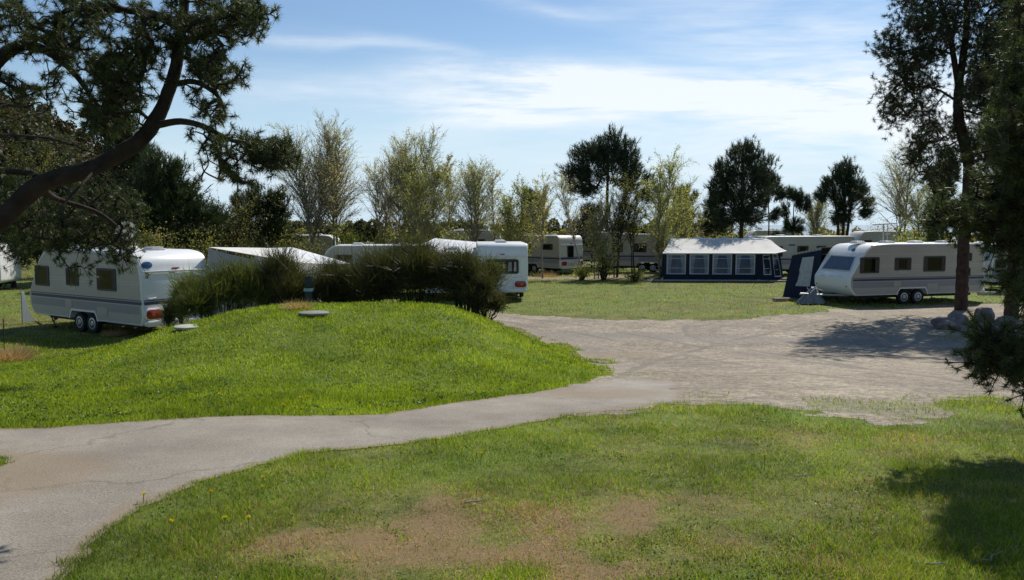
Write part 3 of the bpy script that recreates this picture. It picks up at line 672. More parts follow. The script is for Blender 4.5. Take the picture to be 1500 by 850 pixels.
def pine(label, px, Y, top, r, group, lobes=None, seed=0, low=.35, m='needle', bark='darkbark', tr=.13, name='pine_tree', ntarget=260, tl=.46, tw=.040, per=16, stems=1, lean=0, X=None):
    """a pine: trunk, limbs and a clumpy crown. lobes in units of (r, r, crown height)"""
    rng = np.random.default_rng(seed); X = xat(px, Y) if X is None else X; g = h1(X, Y); ht = zat(top, Y) - g
    root = thing(name, label, 'pine tree', (X, Y, g), 0, group)
    c0 = ht * low; ch = ht - c0
    nodes = []; stemq = []
    for s in range(stems):
        ox = (s - (stems - 1) / 2) * .55
        tp = spline([(ox * .5, 0, -.2), (ox + lean * .3 + rng.normal(0, .08), rng.normal(0, .08), ht * .4), (ox * 1.6 + lean * .8 + rng.normal(0, .1), rng.normal(0, .1), ht * .75), (ox * 2 + lean, 0, ht * .95)], 18)
        rs = tr * (1 - .85 * np.linspace(0, 1, len(tp)) ** .9); rs[0] *= 1.35
        stemq.append(tube_q(tp, rs, 9)); nodes.append(tp[tp[:, 2] > c0 * .85])
    nodes = np.concatenate(nodes)
    if lobes is None:
        lobes = []
        for k in range(11):
            t = rng.uniform(.12, 1); a = rng.uniform(0, 2 * PI); q = (1 - .65 * max(0, t - .35)) * rng.uniform(.45, .85) * (.55 + .6 * min(t, .5))
            lobes.append((q * math.cos(a), q * math.sin(a), t * .9, rng.uniform(.24, .42), rng.uniform(.10, .17)))
        lobes.append((0, 0, .9, .3, .14))
    wts = np.array([l[3] ** 2 for l in lobes]); wts /= wts.sum(); T = []
    for (lx, ly, lz, lr, lh), n in zip(lobes, rng.multinomial(ntarget, wts)):
        d = rdir(n, rng); q = d * (rng.uniform(.25, 1, (n, 1)) ** .5)
        T.append(np.stack([lean * lz + lx * r + q[:, 0] * lr * r, ly * r + q[:, 1] * lr * r, c0 + lz * ch + q[:, 2] * lh * ch], 1))
    T = np.concatenate(T)
    allp, n0, par = grow(nodes, T)
    for q_ in stemq[1:]: np_obj('trunk', q_[0], [q_[1]], M[bark], root, True)
    V, Fs = merge([stemq[0]] + limbs(allp, n0, par, .022, tr * .45)); np_obj('trunk', V, Fs, M[bark], root, True)
    tips = allp[n0:]; D = unit(tips - allp[par]) * .6 + np.array([0, 0, .75])
    # several upward shoots per tip
    k = 6; P = np.repeat(tips, k, 0) + rng.normal(0, .19, (len(tips) * k, 3)) * (r / 2.4); cen = np.array([lean * .5, 0, c0 + ch * .35]); DD = unit(P - cen) * .7 + np.array([0, 0, .55]) + rng.normal(0, .22, (len(tips) * k, 3))
    V, f = tufts(P, DD, per, tl, tw, rng, .42); np_obj('crown', V, [f], M[m], root)
    return root

def birch(label, px, Y, top, r, group, seed=0, stems=2, leaf='birchbud', nleaf=2600, size=.10, dens=1.0, name='birch_tree', cat='birch tree', low=.34, bark='birchbark', lean=0, spread=.5, X=None, leaf2=None):
    rng = np.random.default_rng(seed + 500); X = xat(px, Y) if X is None else X; g = h1(X, Y); ht = zat(top, Y) - g
    root = thing(name, label, cat, (X, Y, g), 0, group); C = []
    def seg(a, b, r0, r1): segA.append(a); segB.append(b); ra.append(r0); rb.append(r1)
    for s in range(stems):
        segA, segB, ra, rb = [], [], [], []
        ang = 2 * PI * s / stems + rng.uniform(0, 1); off = r * spread * (0 if stems == 1 else rng.uniform(.4, 1))
        hh = ht * (1 if s == 0 else rng.uniform(.72, .97)); tx, ty = math.cos(ang) * off + lean, math.sin(ang) * off
        tp = spline([(math.cos(ang) * .12 * (stems > 1), math.sin(ang) * .12 * (stems > 1), -.2), (tx * .3 + rng.normal(0, .1), ty * .3, hh * .33), (tx * .7 + rng.normal(0, .12), ty * .7 + rng.normal(0, .1), hh * .68), (tx, ty, hh)], 20)
        tr = .0085 * hh + .012; rs = np.maximum(tr * (1 - .93 * np.linspace(0, 1, len(tp))), .009); tq = tube_q(tp, rs, 7)
        nb = int(40 * dens * hh / 9) + 10; nt_ = 15
        for b in range(nb):
            t = low + (.97 - low) * (b + rng.random()) / nb; p = tp[min(int(t * (len(tp) - 1)), len(tp) - 1)]; a = rng.uniform(0, 2 * PI)
            L = r * rng.uniform(.75, 1.25) * (.50 + .75 * math.sin(PI * min(1, .12 + .86 * t)) ** .8) * (1.15 - .35 * t); el = R(rng.uniform(34, 64) + 10 * t)
            d = np.array([math.cos(a) * math.cos(el), math.sin(a) * math.cos(el), math.sin(el)]); q = p; r0 = max(.008, .013 * L); path = [q]; ds = []
            for j in range(4):
                d = unit(d + rng.normal(0, .12, 3) + np.array([0, 0, .10 - .07 * j])); q2 = q + d * L / 4; r1 = max(.006, r0 * .72); seg(q, q2, r0, r1); q = q2; r0 = r1; path.append(q); ds.append(d)
            for j in range(nt_):
                i = rng.integers(0, 4); u = rng.random(); q = path[i] * (1 - u) + path[i + 1] * u; dt = unit(ds[i] + rng.normal(0, .5, 3) + np.array([0, 0, .15])); l = L * rng.uniform(.18, .42); q2 = q + dt * l * .5; q3 = q2 + unit(dt + rng.normal(0, .2, 3) + np.array([0, 0, -.15])) * l * .5
                seg(q, q2, .008, .007); seg(q2, q3, .007, .005)
                m_ = max(1, int(rng.poisson(nleaf * 2.4 / (nb * stems * nt_)))); tt = rng.uniform(0, 1, (m_, 1)); C.append(np.where(tt < .5, q + (q2 - q) * tt * 2, q2 + (q3 - q2) * (tt * 2 - 1)) + rng.normal(0, .04 + .05 * l, (m_, 3)))
        V, f = merge([tq, prism_segs(segA, segB, ra, rb, 3)]); np_obj('trunk', V, f, M[bark], root)
    C = np.concatenate(C); V, f = leaves_at(C, size * .8, rng); np_obj('crown', V, [f], M[leaf], root)
    return root

def bush(label, px, Y, top, rx, ry, seed, group=None, n=2600, L=.42, W=.013, name='broom_bush', cat='bush', leaf='broom', dead=.12, lob=9, up=.55, wisp=.12):
    """rounded clumps of thin green shoots carried on forking stems"""
    rng = np.random.default_rng(seed + 900); X = xat(px, Y, 1.0); g = h1(X, Y); ht = zat(top, Y) - g - L * .35
    root = thing(name, label, cat, (X, Y, g), 0, group); A = []; B = []; ra = []; rb = []; cl = []
    for s in range(lob):
        a = 2 * PI * s / lob * 1.618 * 2 + rng.uniform(-.4, .4); q = rng.uniform(.25, .78) if s else 0.05; rr = rng.uniform(.26, .42)
        zc = ht * (.30 + .50 * (1 - q ** 1.5)) * rng.uniform(.75, 1.12); cl.append((math.cos(a) * rx * q, math.sin(a) * ry * q, zc, rr * rx, min(zc * .8, ht * rng.uniform(.22, .34))))
    for (x, y, z, r0, rz_) in cl:
        for f in range(4):
            e = np.array([x, y, z]) + rng.normal(0, .35, 3) * np.array([r0, r0, rz_]); bx = np.array([x * .3, y * .3, -.08]) + rng.normal(0, .06, 3) * np.array([1, 1, 0]); p = bx
            for j in range(1, 5):
                t = j / 4; q = bx + (e - bx) * t + np.array([0, 0, .10 * ht * math.sin(PI * t)]) + rng.normal(0, .035, 3); A.append(p); B.append(q); ra.append(.020 * (1.15 - t)); rb.append(.020 * (1.0 - t) + .005); p = q
    V, f = prism_segs(A, B, ra, rb, 4); np_obj('stem', V, [f], M['darkbark'], root)
    w = np.array([k[3] * k[4] for k in cl]); i = rng.choice(len(cl), n, p=w / w.sum()); K = np.array(cl)[i]; u = rdir(n, rng); u[:, 2] = np.where(u[:, 2] < -.3, -u[:, 2], u[:, 2]); q = rng.uniform(.1, 1, (n, 1)) ** .45
    C = K[:, :3] + u * q * np.stack([K[:, 3], K[:, 3], K[:, 4]], 1); d = unit(u * .75 + rng.normal(0, .36, (n, 3)) + np.array([0, 0, up])); l = L * rng.uniform(.5, 1.25, n); l = np.where(rng.random(n) < wisp, l * 1.7, l); C = C - d * (l * .45)[:, None]
    ok = C[:, 2] > 0; C, d, l = C[ok], d[ok], l[ok]; n = len(C); CC = [C]; DD = [d]; LL = [l]
    for j in range(3):
        t = rng.uniform(.15, .85, (n, 1)); CC.append(C + d * l[:, None] * t); DD.append(unit(d + rng.normal(0, .38, (n, 3)))); LL.append(l * .5)
    CC = np.concatenate(CC); DD = np.concatenate(DD); LL = np.concatenate(LL); isd = rng.random(len(CC)) < dead
    V, f = tris_at(CC[~isd], DD[~isd], LL[~isd], np.full((~isd).sum(), W), rng); np_obj('foliage', V, [f], M[leaf], root)
    V, f = tris_at(CC[isd], DD[isd], LL[isd], np.full(isd.sum(), W), rng); np_obj('dead_shoot', V, [f], M['broombrown'], root)
    return root

def shrub(label, px, Y, top, rx, seed, leaf='oliveleaf', n=2200, size=.12, group=None, name='leafy_bush', cat='bush', X=None):
    rng = np.random.default_rng(seed + 1300); X = xat(px, Y) if X is None else X; g = h1(X, Y); ht = zat(top, Y) - g
    root = thing(name, label, cat, (X, Y, g), 0, group); A, B, ra, rb = [], [], [], []; T = []
    for s in range(22):
        a = rng.uniform(0, 2 * PI); q = rng.uniform(.1, 1) ** .7; e = np.array([math.cos(a) * rx * q, math.sin(a) * rx * q, ht * rng.uniform(.5, 1) * (1 - .4 * q * q)]); p = np.array([e[0] * .1, e[1] * .1, -.1])
        for j in range(1, 6):
            t = j / 5; c = e * t + rng.normal(0, .06, 3) + np.array([0, 0, .1 * ht * math.sin(PI * t)]); A.append(p); B.append(c); ra.append(.035 * (1.2 - t)); rb.append(.035 * (1.05 - t)); p = c
            if t > .3: T.append(c)
    V, f = prism_segs(A, B, ra, rb, 4); np_obj('stem', V, [f], M['darkbark'], root)
    T = np.array(T); i = rng.integers(0, len(T), n); C = T[i] + rng.normal(0, 1, (n, 3)) * np.array([rx * .2, rx * .2, ht * .11]); C[:, 2] = np.maximum(C[:, 2], .05)
    V, f = leaves_at(C, size, rng); np_obj('foliage', V, [f], M[leaf], root)
    return root
# ---------------------------------------------------------------- far and middle trees
GP, GB, GS = 'pines standing behind the caravans', 'birches in young leaf behind the caravans', 'leafy bushes between the far caravans'
# the two big pines of the middle distance have their own crowns
pine('tall ragged dark pine with bare trunk left of the blue awning, highest in the middle', 888, 62, 192, 3.3, GP, [(-.55, 0, .32, .42, .10), (-.75, .1, .52, .34, .10), (-.2, -.1, .50, .4, .12), (.35, .1, .45, .45, .12), (.72, 0, .38, .36, .12), (.6, .1, .64, .34, .12), (-.45, 0, .72, .36, .10), (0, 0, .86, .34, .13), (.35, 0, .82, .3, .1), (.05, 0, .68, .45, .1), (.9, 0, .2, .25, .1)], 1, .40, 'needle_far', tr=.2, ntarget=330)
pine('broad round topped dark pine rising behind the right end of the blue awning', 1084, 53.6, 204, 2.42, GP, [(-.62, 0, .48, .4, .12), (-.45, 0, .68, .38, .12), (0, 0, .86, .42, .13), (.4, 0, .72, .42, .14), (.6, 0, .5, .4, .14), (0, 0, .55, .55, .14), (0, .2, .35, .55, .13), (-.25, 0, .2, .4, .12), (.3, 0, .2, .4, .12), (-.85, 0, .3, .2, .06)], 2, .30, 'needle_far', tl=.36, tw=.032, tr=.19, ntarget=380)
pine('slender one sided pine pressed against the right flank of the broad round pine', 1121, 68, 250, 1.3, GP, [(.75, 0, .62, .45, .10), (.2, 0, .82, .5, .12), (-.2, 0, .5, .4, .12), (.5, 0, .25, .35, .1)], 3, .35, 'needle_far', tr=.08, ntarget=90)
pine('thin young pine at the left foot of the broad round pine', 1047, 66, 288, 1.2, GP, None, 4, .35, 'needle_far', tr=.07, ntarget=80)
pine('small open pine alone between the two dark pines on the right', 1161, 74, 275, 1.5, GP, [(-.5, 0, .55, .4, .16), (.55, 0, .7, .5, .15), (-.1, 0, .85, .5, .13), (0, 0, .3, .5, .12), (-.9, 0, .1, .4, .06)], 5, .25, 'needle_far', tr=.09, ntarget=110)
pine('dark pine on three close trunks with a brush shaped crown, right of the sea gap', 1233, 76, 238, 2.6, GP, [(0, 0, .85, .42, .16), (-.45, 0, .66, .4, .14), (.4, 0, .62, .4, .14), (0, 0, .5, .5, .2), (.8, 0, .45, .25, .08), (-.85, 0, .5, .22, .07), (.9, 0, .28, .22, .06), (0, .1, .25, .35, .14)], 6, .28, 'needle_far', tr=.17, ntarget=290, stems=3)
pine('compact dark round pine behind the tent roofs left of the tallest birches', 396, 58, 264, 2.1, GP, [(0, 0, .5, .8, .3), (-.3, 0, .75, .6, .2), (.4, 0, .7, .5, .22), (-.2, 0, .25, .7, .2), (.4, 0, .2, .6, .18)], 7, .18, 'needle', tr=.13, ntarget=240)
pine('spreading black pine behind the satellite dish, its branch ends fanning right', 248, 44, 222, 2.9, GP, [(.75, 0, .35, .4, .09), (.3, 0, .55, .45, .12), (-.3, 0, .6, .45, .13), (0, 0, .82, .4, .12), (.5, 0, .12, .4, .08), (-.6, 0, .3, .4, .12), (0, 0, .35, .5, .1)], 8, .25, 'needle', tr=.16, ntarget=300)
pine('tall dark pine against the hill above the left caravan', 183, 48, 168, 2.9, GP, None, 9, .25, 'needle', tr=.17, ntarget=320)
pine('low dark pine at the foot of the hill left of the tall hillside pine', 95, 50, 262, 2.2, GP, None, 10, .15, 'needle', tr=.13, ntarget=180)
pine('dark pine partly seen at the left edge under the hanging branches', 20, 42, 262, 1.8, GP, None, 12, .2, 'needle', tr=.14, ntarget=140)
pine('young dark pine hidden behind the densest olive green tree', 779, 64, 282, 1.5, GP, None, 13, .3, 'needle_far', tr=.07, ntarget=110)
pine('low bushy pine beneath the tall ragged pine', 866, 60, 302, 1.5, GP, None, 14, .25, 'needle_far', tr=.07, ntarget=110)
pine('dark pine crown showing behind the pointed birch by the blue awning', 1003, 66, 272, 1.4, GP, None, 15, .3, 'needle_far', tr=.08, ntarget=100)
pine('far slim pine between the round dark pine and the spreading black pine', 352, 90, 288, 1.7, GP, None, 16, .2, 'needle_far', tr=.1, ntarget=120)
pine('young pine top showing just left of the forked reddish trunk', 1376, 46, 222, 1.2, GP, None, 17, .3, 'needle', tr=.09, ntarget=90)
pine('dark pine at the right edge far behind the boulders', 1490, 52, 190, 3.2, GP, None, 18, .2, 'needle', tr=.16, ntarget=300)

B = birch
B('tall multi stemmed birch, left and higher one of the pair behind the tent roofs', 462, 55, 182, 2.7, GB, 1, 4, nleaf=6000, spread=.75)
B('tall birch with warm buds, right one of the pair behind the tent roofs', 492, 56, 194, 2.0, GB, 2, 3, nleaf=5000, spread=.4)
B('grey bare birch leaning left beside the clump above the broom bushes', 562, 58, 236, 2.2, GB, 3, 2, nleaf=2600, spread=.7)
B('tall thin birch in the middle of the clump above the broom bushes', 588, 57, 208, 2.2, GB, 4, 2, nleaf=4200)
B('tallest full birch of the clump above the broom bushes', 612, 56, 202, 2.7, GB, 5, 3, 'birchleaf', 5200, spread=.6)
B('olive green birch low in front of the clump above the broom bushes', 628, 50, 250, 2.0, GB, 6, 2, 'oliveleaf', 4600, .11)
B('grey wispy birch at the right end of the clump above the broom bushes', 655, 58, 236, 1.5, GB, 7, 1, nleaf=2600)
B('twin stemmed pale green birch above the white tent roofs', 694, 52, 246, 2.0, GB, 8, 3, 'birchleaf', 3800, .09)
B('thin nearly bare birch right of the twin stemmed pale green birch', 722, 53, 252, 1.3, GB, 9, 1, nleaf=800)
B('densest olive green tree with a rounded top behind the caravan with green curtain', 757, 50, 282, 1.9, GB, 10, 2, 'oliveleaf', 4200, .12, name='young_tree', cat='tree', low=.15)
B('grey wispy birch in front of the far caravan with the white tail', 795, 49, 274, 1.5, GB, 11, 1, nleaf=1500, low=.35)
B('bare tree leaning left right of the far caravan with the white tail', 856, 49, 262, 1.5, GB, 12, 1, nleaf=500, lean=-1.6)
B('thin green tree under the left side of the tall ragged pine', 874, 48.5, 300, 1.1, GB, 13, 2, 'oliveleaf', 900, .09, low=.38, name='young_tree', cat='tree')
B('twisted dark stemmed tree in front of the tall ragged pine trunk', 902, 49, 262, 1.7, GB, 14, 3, 'oliveleaf', 1300, .09, low=.4, name='young_tree', cat='tree', bark='darkbark', spread=.6)
B('open brownish tree between the tall ragged pine and the pointed birch', 928, 49.5, 285, 1.4, GB, 15, 2, 'oliveleaf', 900, .09, low=.4, name='young_tree', cat='tree', bark='darkbark')
B('pointed yellow green birch left of the blue awning roof', 968, 50, 236, 1.9, GB, 16, 2, 'birchleaf', 5200, .10, low=.15, spread=.3)
B('soft lower birch just right of the pointed yellow green birch', 992, 54, 280, 2.0, GB, 17, 3, 'birchleaf', 4200, .10, low=.12)
B('small bare birch right of the pale birches behind the blue awning', 1028, 68, 292, 1.4, GB, 18, 2, nleaf=700)
B('small pale green tree between the small open pine and the three trunk pine', 1194, 78, 292, 1.8, GB, 19, 3, 'birchleaf', 1800, .12, name='young_tree', cat='tree')
B('large grey wispy birch left of the forked red trunk', 1318, 58, 208, 2.4, GB, 20, 2, nleaf=2400, spread=.6)
B('pale green birch low behind the caravan aerial', 1352, 55, 268, 2.0, GB, 21, 2, 'birchleaf', 2200, .10)
B('bare tree at the far left beyond the left caravan', 60, 60, 215, 2.2, GB, 22, 2, 'oliveleaf', 1500, .11, name='young_tree', cat='tree', bark='darkbark')
B('brown stemmed tree left of the satellite dish', 150, 46, 255, 2.2, GB, 23, 3, 'scrub', 2000, .11, name='young_tree', cat='tree', bark='darkbark')
B('olive tree behind the awning roof of the left caravan', 335, 47, 306, 2.1, GB, 24, 3, 'scrub', 2200, .11, name='young_tree', cat='tree', bark='darkbark', low=.1)

s = shrub
s('yellow green bush at the foot of the tallest birches', 508, 52, 320, 1.5, 1, 'birchleaf', 2600, .11, GS)
s('olive bush left of the foot of the tallest birches', 442, 50, 332, 1.8, 2, 'scrub', 2400, .12, GS)
s('olive bush in front of the compact round pine', 370, 52, 337, 1.9, 3, 'scrub', 2400, .12, GS)
s('wide olive green bush left of the satellite dish', 118, 44, 318, 2.3, 4, 'scrub', 2600, .12, GS)
s('olive bush behind the roof of the left caravan, right of the satellite dish', 222, 40, 330, 1.6, 5, 'scrub', 2400, .11, GS)
s('olive bush behind the awning of the left caravan', 300, 42, 334, 1.5, 6, 'scrub', 2200, .11, GS)
s('brown green bush under the middle birch clump', 560, 54, 334, 1.9, 7, 'scrub', 2400, .12, GS)
s('yellow green bush under the right end of the middle birch clump', 655, 52, 324, 1.8, 8, 'oliveleaf', 2600, .12, GS)
s('yellow green bush at the right end of the far caravan with the white tail', 884, 47.5, 338, 1.2, 9, 'oliveleaf', 1600, .10, GS)
s('dark brown scrub under the broad round pine', 1080, 69, 320, 2.3, 10, 'scrub', 1200, .14, GS)
s('low green bush behind the caravan aerial', 1332, 50, 324, 2.2, 11, 'oliveleaf', 2600, .11, GS)
s('olive bush left of the caravan aerial above the far caravan roof', 1292, 88, 324, 2.4, 12, 'scrub', 1600, .16, GS)
s('low brown scrub beside the pale tree in the sea gap', 1206, 82, 328, 2.0, 13, 'scrub', 1000, .16, GS)
s('olive bush right of the large right caravan', 1462, 46, 330, 1.8, 14, 'oliveleaf', 2200, .11, GS)
s('grassy green bush beneath the leaning bare tree', 852, 47.8, 386, .6, 15, 'oliveleaf', 900, .09, GS)
s('low yellow green weeds beside the left end of the blue awning', 930, 46.5, 392, .8, 16, 'oliveleaf', 700, .09, GS)

# ---------------------------------------------------------------- broom bushes on the mound
GBr = 'broom bushes along the top of the mound'
bush('low rounded fresh green broom bush in front of the left caravan tail', 328, 20.4, 382, 1.5, 1.1, 1, GBr, n=4600, L=.44, dead=.05, leaf='broomlight', lob=13)
bush('small sparse broom bush touching the left caravan tail', 264, 21.0, 430, .6, .5, 2, GBr, n=800, L=.38, dead=.1, leaf='broomlight', lob=5)
bush('spiky dark broom bush left of the electric post', 415, 20.8, 372, .90, .8, 3, GBr, n=2300, L=.66, dead=.2, up=.7, wisp=.3, lob=9)
bush('thin dark broom bush right of the electric post', 486, 20.8, 384, .72, .7, 4, GBr, n=1400, L=.60, dead=.25, up=.7, wisp=.35, lob=7)
bush('tall dark broom bush at the left of the big clump', 545, 20.9, 358, 1.1, 1.0, 5, GBr, n=3300, L=.55, dead=.14, lob=11, wisp=.22, up=.38)
bush('tallest broom bush in the middle of the big clump', 612, 20.9, 346, 1.3, 1.1, 6, GBr, n=4400, L=.58, dead=.14, lob=12, wisp=.22, up=.38)
bush('rounded broom bush at the right end of the big clump by the gravel', 682, 20.2, 366, 1.18, 1.0, 7, GBr, n=4200, L=.46, dead=.1, lob=12, wisp=.2, up=.35)
bush('low broom bush in front of the big clump at its right foot', 708, 19.4, 410, .6, .5, 8, GBr, n=1400, L=.4, dead=.2, lob=6)

# ---------------------------------------------------------------- near pines
def pine_by_regions(name, label, trunk, rs, limbs_, regions, m, seed, tl, tw, per, shoots, rmin=.0055, bark='bark', cat='pine tree', jit=.16, drop=0):
    """trunk: points in space; limbs_: (points, r0, r1); regions: (px,py,rx,ry,n,Y0,Y1) crown volumes"""
    rng = np.random.default_rng(seed + 70); base = np.array(trunk[0]); root = thing(name, label, cat, base)
    tp = spline(np.array(trunk) - base, 110); r_ = np.interp(np.linspace(0, 1, len(tp)), np.linspace(0, 1, len(rs)), rs)
    wood_ = [tube_q(tp, r_, 18)]; nodes = [tp]
    for pts, r0, r1 in limbs_:
        lp = spline(np.array(pts) - base, 16); wood_.append(tube_q(lp, np.linspace(r0, r1, len(lp)), 8)); nodes.append(lp)
    T = []
    for (px, py, rx, ry, n, Y0, Y1) in regions:
        a = rng.uniform(0, 2 * PI, n); q = np.sqrt(rng.random(n)); yy = rng.uniform(Y0, Y1, n)
        for A, Q, yv in zip(a, q, yy):
            T.append(p3(px + rx * Q * math.cos(A), py + ry * Q * math.sin(A), yv) - base)
    allp, n0, par = grow(np.concatenate(nodes), np.array(T))
    wood_ += limbs(allp, n0, par, rmin, .035, .40)
    tips = allp[n0:]; D = unit(tips - allp[par]); k = shoots
    P = np.repeat(tips, k, 0) + rng.normal(0, jit, (len(tips) * k, 3)); DD = unit(np.repeat(D, k, 0) + rng.normal(0, .5, (len(tips) * k, 3)) + np.array([0, 0, .35 - drop]))
    # a short shoot carries each tuft
    Bs = np.repeat(tips, k, 0); wood_.append(prism_segs(Bs, P, np.full(len(P), .006), np.full(len(P), .004), 3)); V, f = merge(wood_); np_obj('trunk', V, f, M[bark], root, True)
    V, f = tufts(P, DD, per, tl, tw, rng, 1.1); np_obj('crown', V, [f], M[m], root)
    return root

Y = 9.2
tr = [(-6.4, 5.3, h1(-6.4, 5.3) - .3), (-5.4, 5.55, 2.4), p3(-90, 385, 5.78), p3(0, 322, 5.85), p3(60, 270, 5.92), p3(150, 240, 5.98), p3(215, 195, 6.04), p3(248, 130, 6.10), p3(264, 60, 6.10), p3(270, -20, 6.10), p3(262, -130, 6.10)]
lm = [([p3(232, 183, 6.04), p3(265, 178, 5.92), p3(300, 186, 5.78), p3(340, 206, 5.65), p3(390, 214, 5.59)], .030, .010),
      ([p3(-90, 385, 5.78), p3(-60, 180, 5.92), p3(0, 85, 6.16), p3(48, 67, 6.30), p3(100, 98, 6.43), p3(140, 150, 6.43)], .075, .014),
      ([p3(264, 60, 6.10), p3(300, 52, 5.92), p3(340, 40, 5.78), p3(385, 22, 5.72)], .03, .012),
      ([p3(250, 125, 6.10), p3(285, 120, 5.98), p3(318, 140, 5.85), p3(330, 165, 5.78)], .025, .01),
      ([p3(266, 40, 6.10), p3(220, 20, 6.24), p3(170, 15, 6.37), p3(110, 10, 6.43)], .04, .015),
      ([p3(150, 240, 5.98), p3(120, 270, 5.65), p3(90, 310, 5.47), p3(120, 345, 5.40)], .012, .006),
      ([p3(60, 270, 5.92), p3(80, 290, 6.30), p3(140, 310, 6.55), p3(170, 330, 6.69)], .03, .012)]
rg = [(60, 30, 95, 55, 85, 5.65, 6.81), (150, 60, 85, 60, 85, 5.78, 6.81), (140, 130, 80, 45, 62, 5.78, 6.69), (40, 130, 55, 20, 12, 5.92, 6.55), (190, 110, 45, 45, 35, 5.78, 6.43), (170, 170, 55, 25, 22, 5.78, 6.43), (20, 100, 40, 30, 12, 5.92, 6.43),
      (310, 20, 60, 35, 55, 5.65, 6.30), (360, 25, 36, 30, 26, 5.52, 6.04), (300, 70, 50, 28, 31, 5.65, 6.30), (325, 105, 36, 22, 21, 5.65, 6.10), (290, 120, 34, 20, 10, 5.72, 6.10), (235, 45, 45, 45, 35, 5.92, 6.43), (312, 160, 22, 18, 12, 5.65, 5.98),
      (300, 205, 34, 16, 8, 5.59, 5.92), (345, 222, 36, 16, 17, 5.47, 5.78), (390, 222, 36, 20, 35, 5.40, 5.78), (415, 228, 18, 12, 10, 5.47, 5.72), (352, 250, 18, 24, 8, 5.47, 5.72), (310, 245, 14, 24, 4, 5.59, 5.85)]
pine_by_regions('leaning_pine', 'large leaning pine with thick curved trunk reaching in from the left foreground', tr, [.13, .11, .088, .074, .070, .064, .058, .048, .041, .034, .022], lm, rg, 'needle_near', 1, .058, .0038, 74, 3, .0042, jit=.042)
# second pine whose low branches hang before the left caravan
tb = (-13.2, 13.0, h1(-13.2, 13.0) - .3)
tr2 = [tb, (-13.0, 13.1, 4.0), (-12.6, 13.1, 8.0), (-12.3, 13.2, 12.0)]
lm2 = [([(-13.0, 13.1, 4.4), p3(0, 250, 13), p3(60, 262, 12.8), p3(120, 290, 12.6), p3(170, 330, 12.5)], .07, .012), ([(-12.9, 13.1, 5.2), p3(20, 200, 13.3), p3(80, 205, 13.2), p3(140, 225, 13)], .06, .012),
       ([(-13.0, 13.1, 3.6), p3(-20, 320, 12.6), p3(40, 345, 12.4), p3(95, 352, 12.2)], .05, .012), ([(-12.8, 13.1, 6.4), p3(-10, 150, 13.5), p3(60, 150, 13.4)], .05, .012)]
rg2 = [(30, 165, 45, 20, 12, 12.6, 14), (60, 212, 70, 20, 22, 12.4, 13.8), (30, 265, 50, 30, 22, 12.4, 13.6), (110, 262, 50, 20, 14, 12.2, 13.4), (20, 318, 40, 30, 26, 12.2, 13.2), (90, 315, 50, 24, 28, 12, 13), (150, 330, 40, 24, 24, 12, 13), (176, 372, 18, 26, 14, 12, 12.6), (125, 352, 34, 18, 26, 12, 12.6), (25, 365, 25, 22, 18, 12, 13), (75, 350, 36, 14, 26, 12, 12.8), (185, 350, 14, 40, 20, 12, 12.6), (150, 300, 50, 20, 20, 12, 13), (95, 378, 16, 14, 4, 12.1, 12.6), (122, 396, 10, 8, 3, 12.1, 12.4), (185, 305, 22, 24, 14, 12, 13)]
pine_by_regions('pine_tree', 'shaggy pine at the left edge hanging low branches in front of the left caravan', tr2, [.2, .17, .12, .06], lm2, rg2, 'needle_near', 2, .088, .0075, 46, 3, jit=.11, drop=.2)
# tall pine with forked red trunk on the right
YA = 31.0; XA = xat(1408, YA); gA = h1(XA, YA)
trA = [(XA, YA, gA - .2), (XA - .03, YA, gA + 2.5), (XA + .03, YA, 5.5), p3(1404, 170, YA), p3(1405, 125, YA), p3(1414, 60, YA), p3(1416, 0, YA), p3(1412, -70, YA)]
lmA = [([p3(1405, 132, YA), p3(1398, 90, YA - .2), p3(1390, 45, YA - .3), p3(1378, 0, YA - .4), p3(1370, -50, YA - .5)], .13, .05), ([p3(1397, 80, YA), p3(1360, 70, YA - .5), p3(1320, 75, YA - .8), p3(1292, 66, YA - 1)], .05, .02), ([p3(1404, 150, YA), p3(1370, 130, YA + .5), p3(1330, 128, YA + .7), p3(1312, 140, YA + .8)], .05, .02),
       ([p3(1405, 185, YA), p3(1385, 200, YA - .5), p3(1378, 195, YA - .8)], .03, .015), ([p3(1388, 40, YA), p3(1350, 20, YA), p3(1320, 5, YA)], .05, .02), ([p3(1408, 110, YA), p3(1440, 95, YA), p3(1480, 80, YA)], .06, .02), ([p3(1406, 160, YA), p3(1440, 170, YA), p3(1470, 185, YA)], .05, .02), ([p3(1415, 20, YA), p3(1450, 5, YA), p3(1490, -10, YA)], .06, .02)]
rgA = [(1300, 66, 22, 16, 26, 29, 31), (1335, 85, 34, 18, 50, 29, 32), (1320, 130, 30, 30, 40, 30, 33), (1312, 165, 22, 22, 26, 30, 33), (1345, 40, 32, 18, 40, 29, 32), (1330, 0, 34, 16, 24, 29, 32), (1380, 20, 40, 30, 60, 29, 33), (1370, 65, 30, 24, 40, 29, 33), (1360, 130, 30, 24, 30, 30, 33), (1350, 180, 30, 24, 34, 30, 33), (1355, 215, 26, 16, 26, 30, 33), (1440, 30, 60, 44, 120, 29, 34), (1470, 90, 50, 40, 110, 29, 34), (1440, 140, 36, 30, 60, 29, 34), (1480, 170, 40, 40, 80, 29, 33), (1400, 200, 30, 30, 34, 30, 33), (1380, 250, 26, 22, 24, 30, 33), (1345, 240, 16, 20, 14, 30, 32), (1440, 220, 34, 30, 50, 29, 33), (1400, -60, 90, 45, 140, 28, 34), (1490, -20, 50, 40, 80, 28, 34)]
pine_by_regions('pine_tree', 'tall pine with a forked reddish trunk standing before the large right caravan', trA, [.24, .21, .20, .19, .15, .12, .09, .04], lmA, rgA, 'needle', 3, .18, .017, 40, 4, .014, 'redbark', jit=.24)
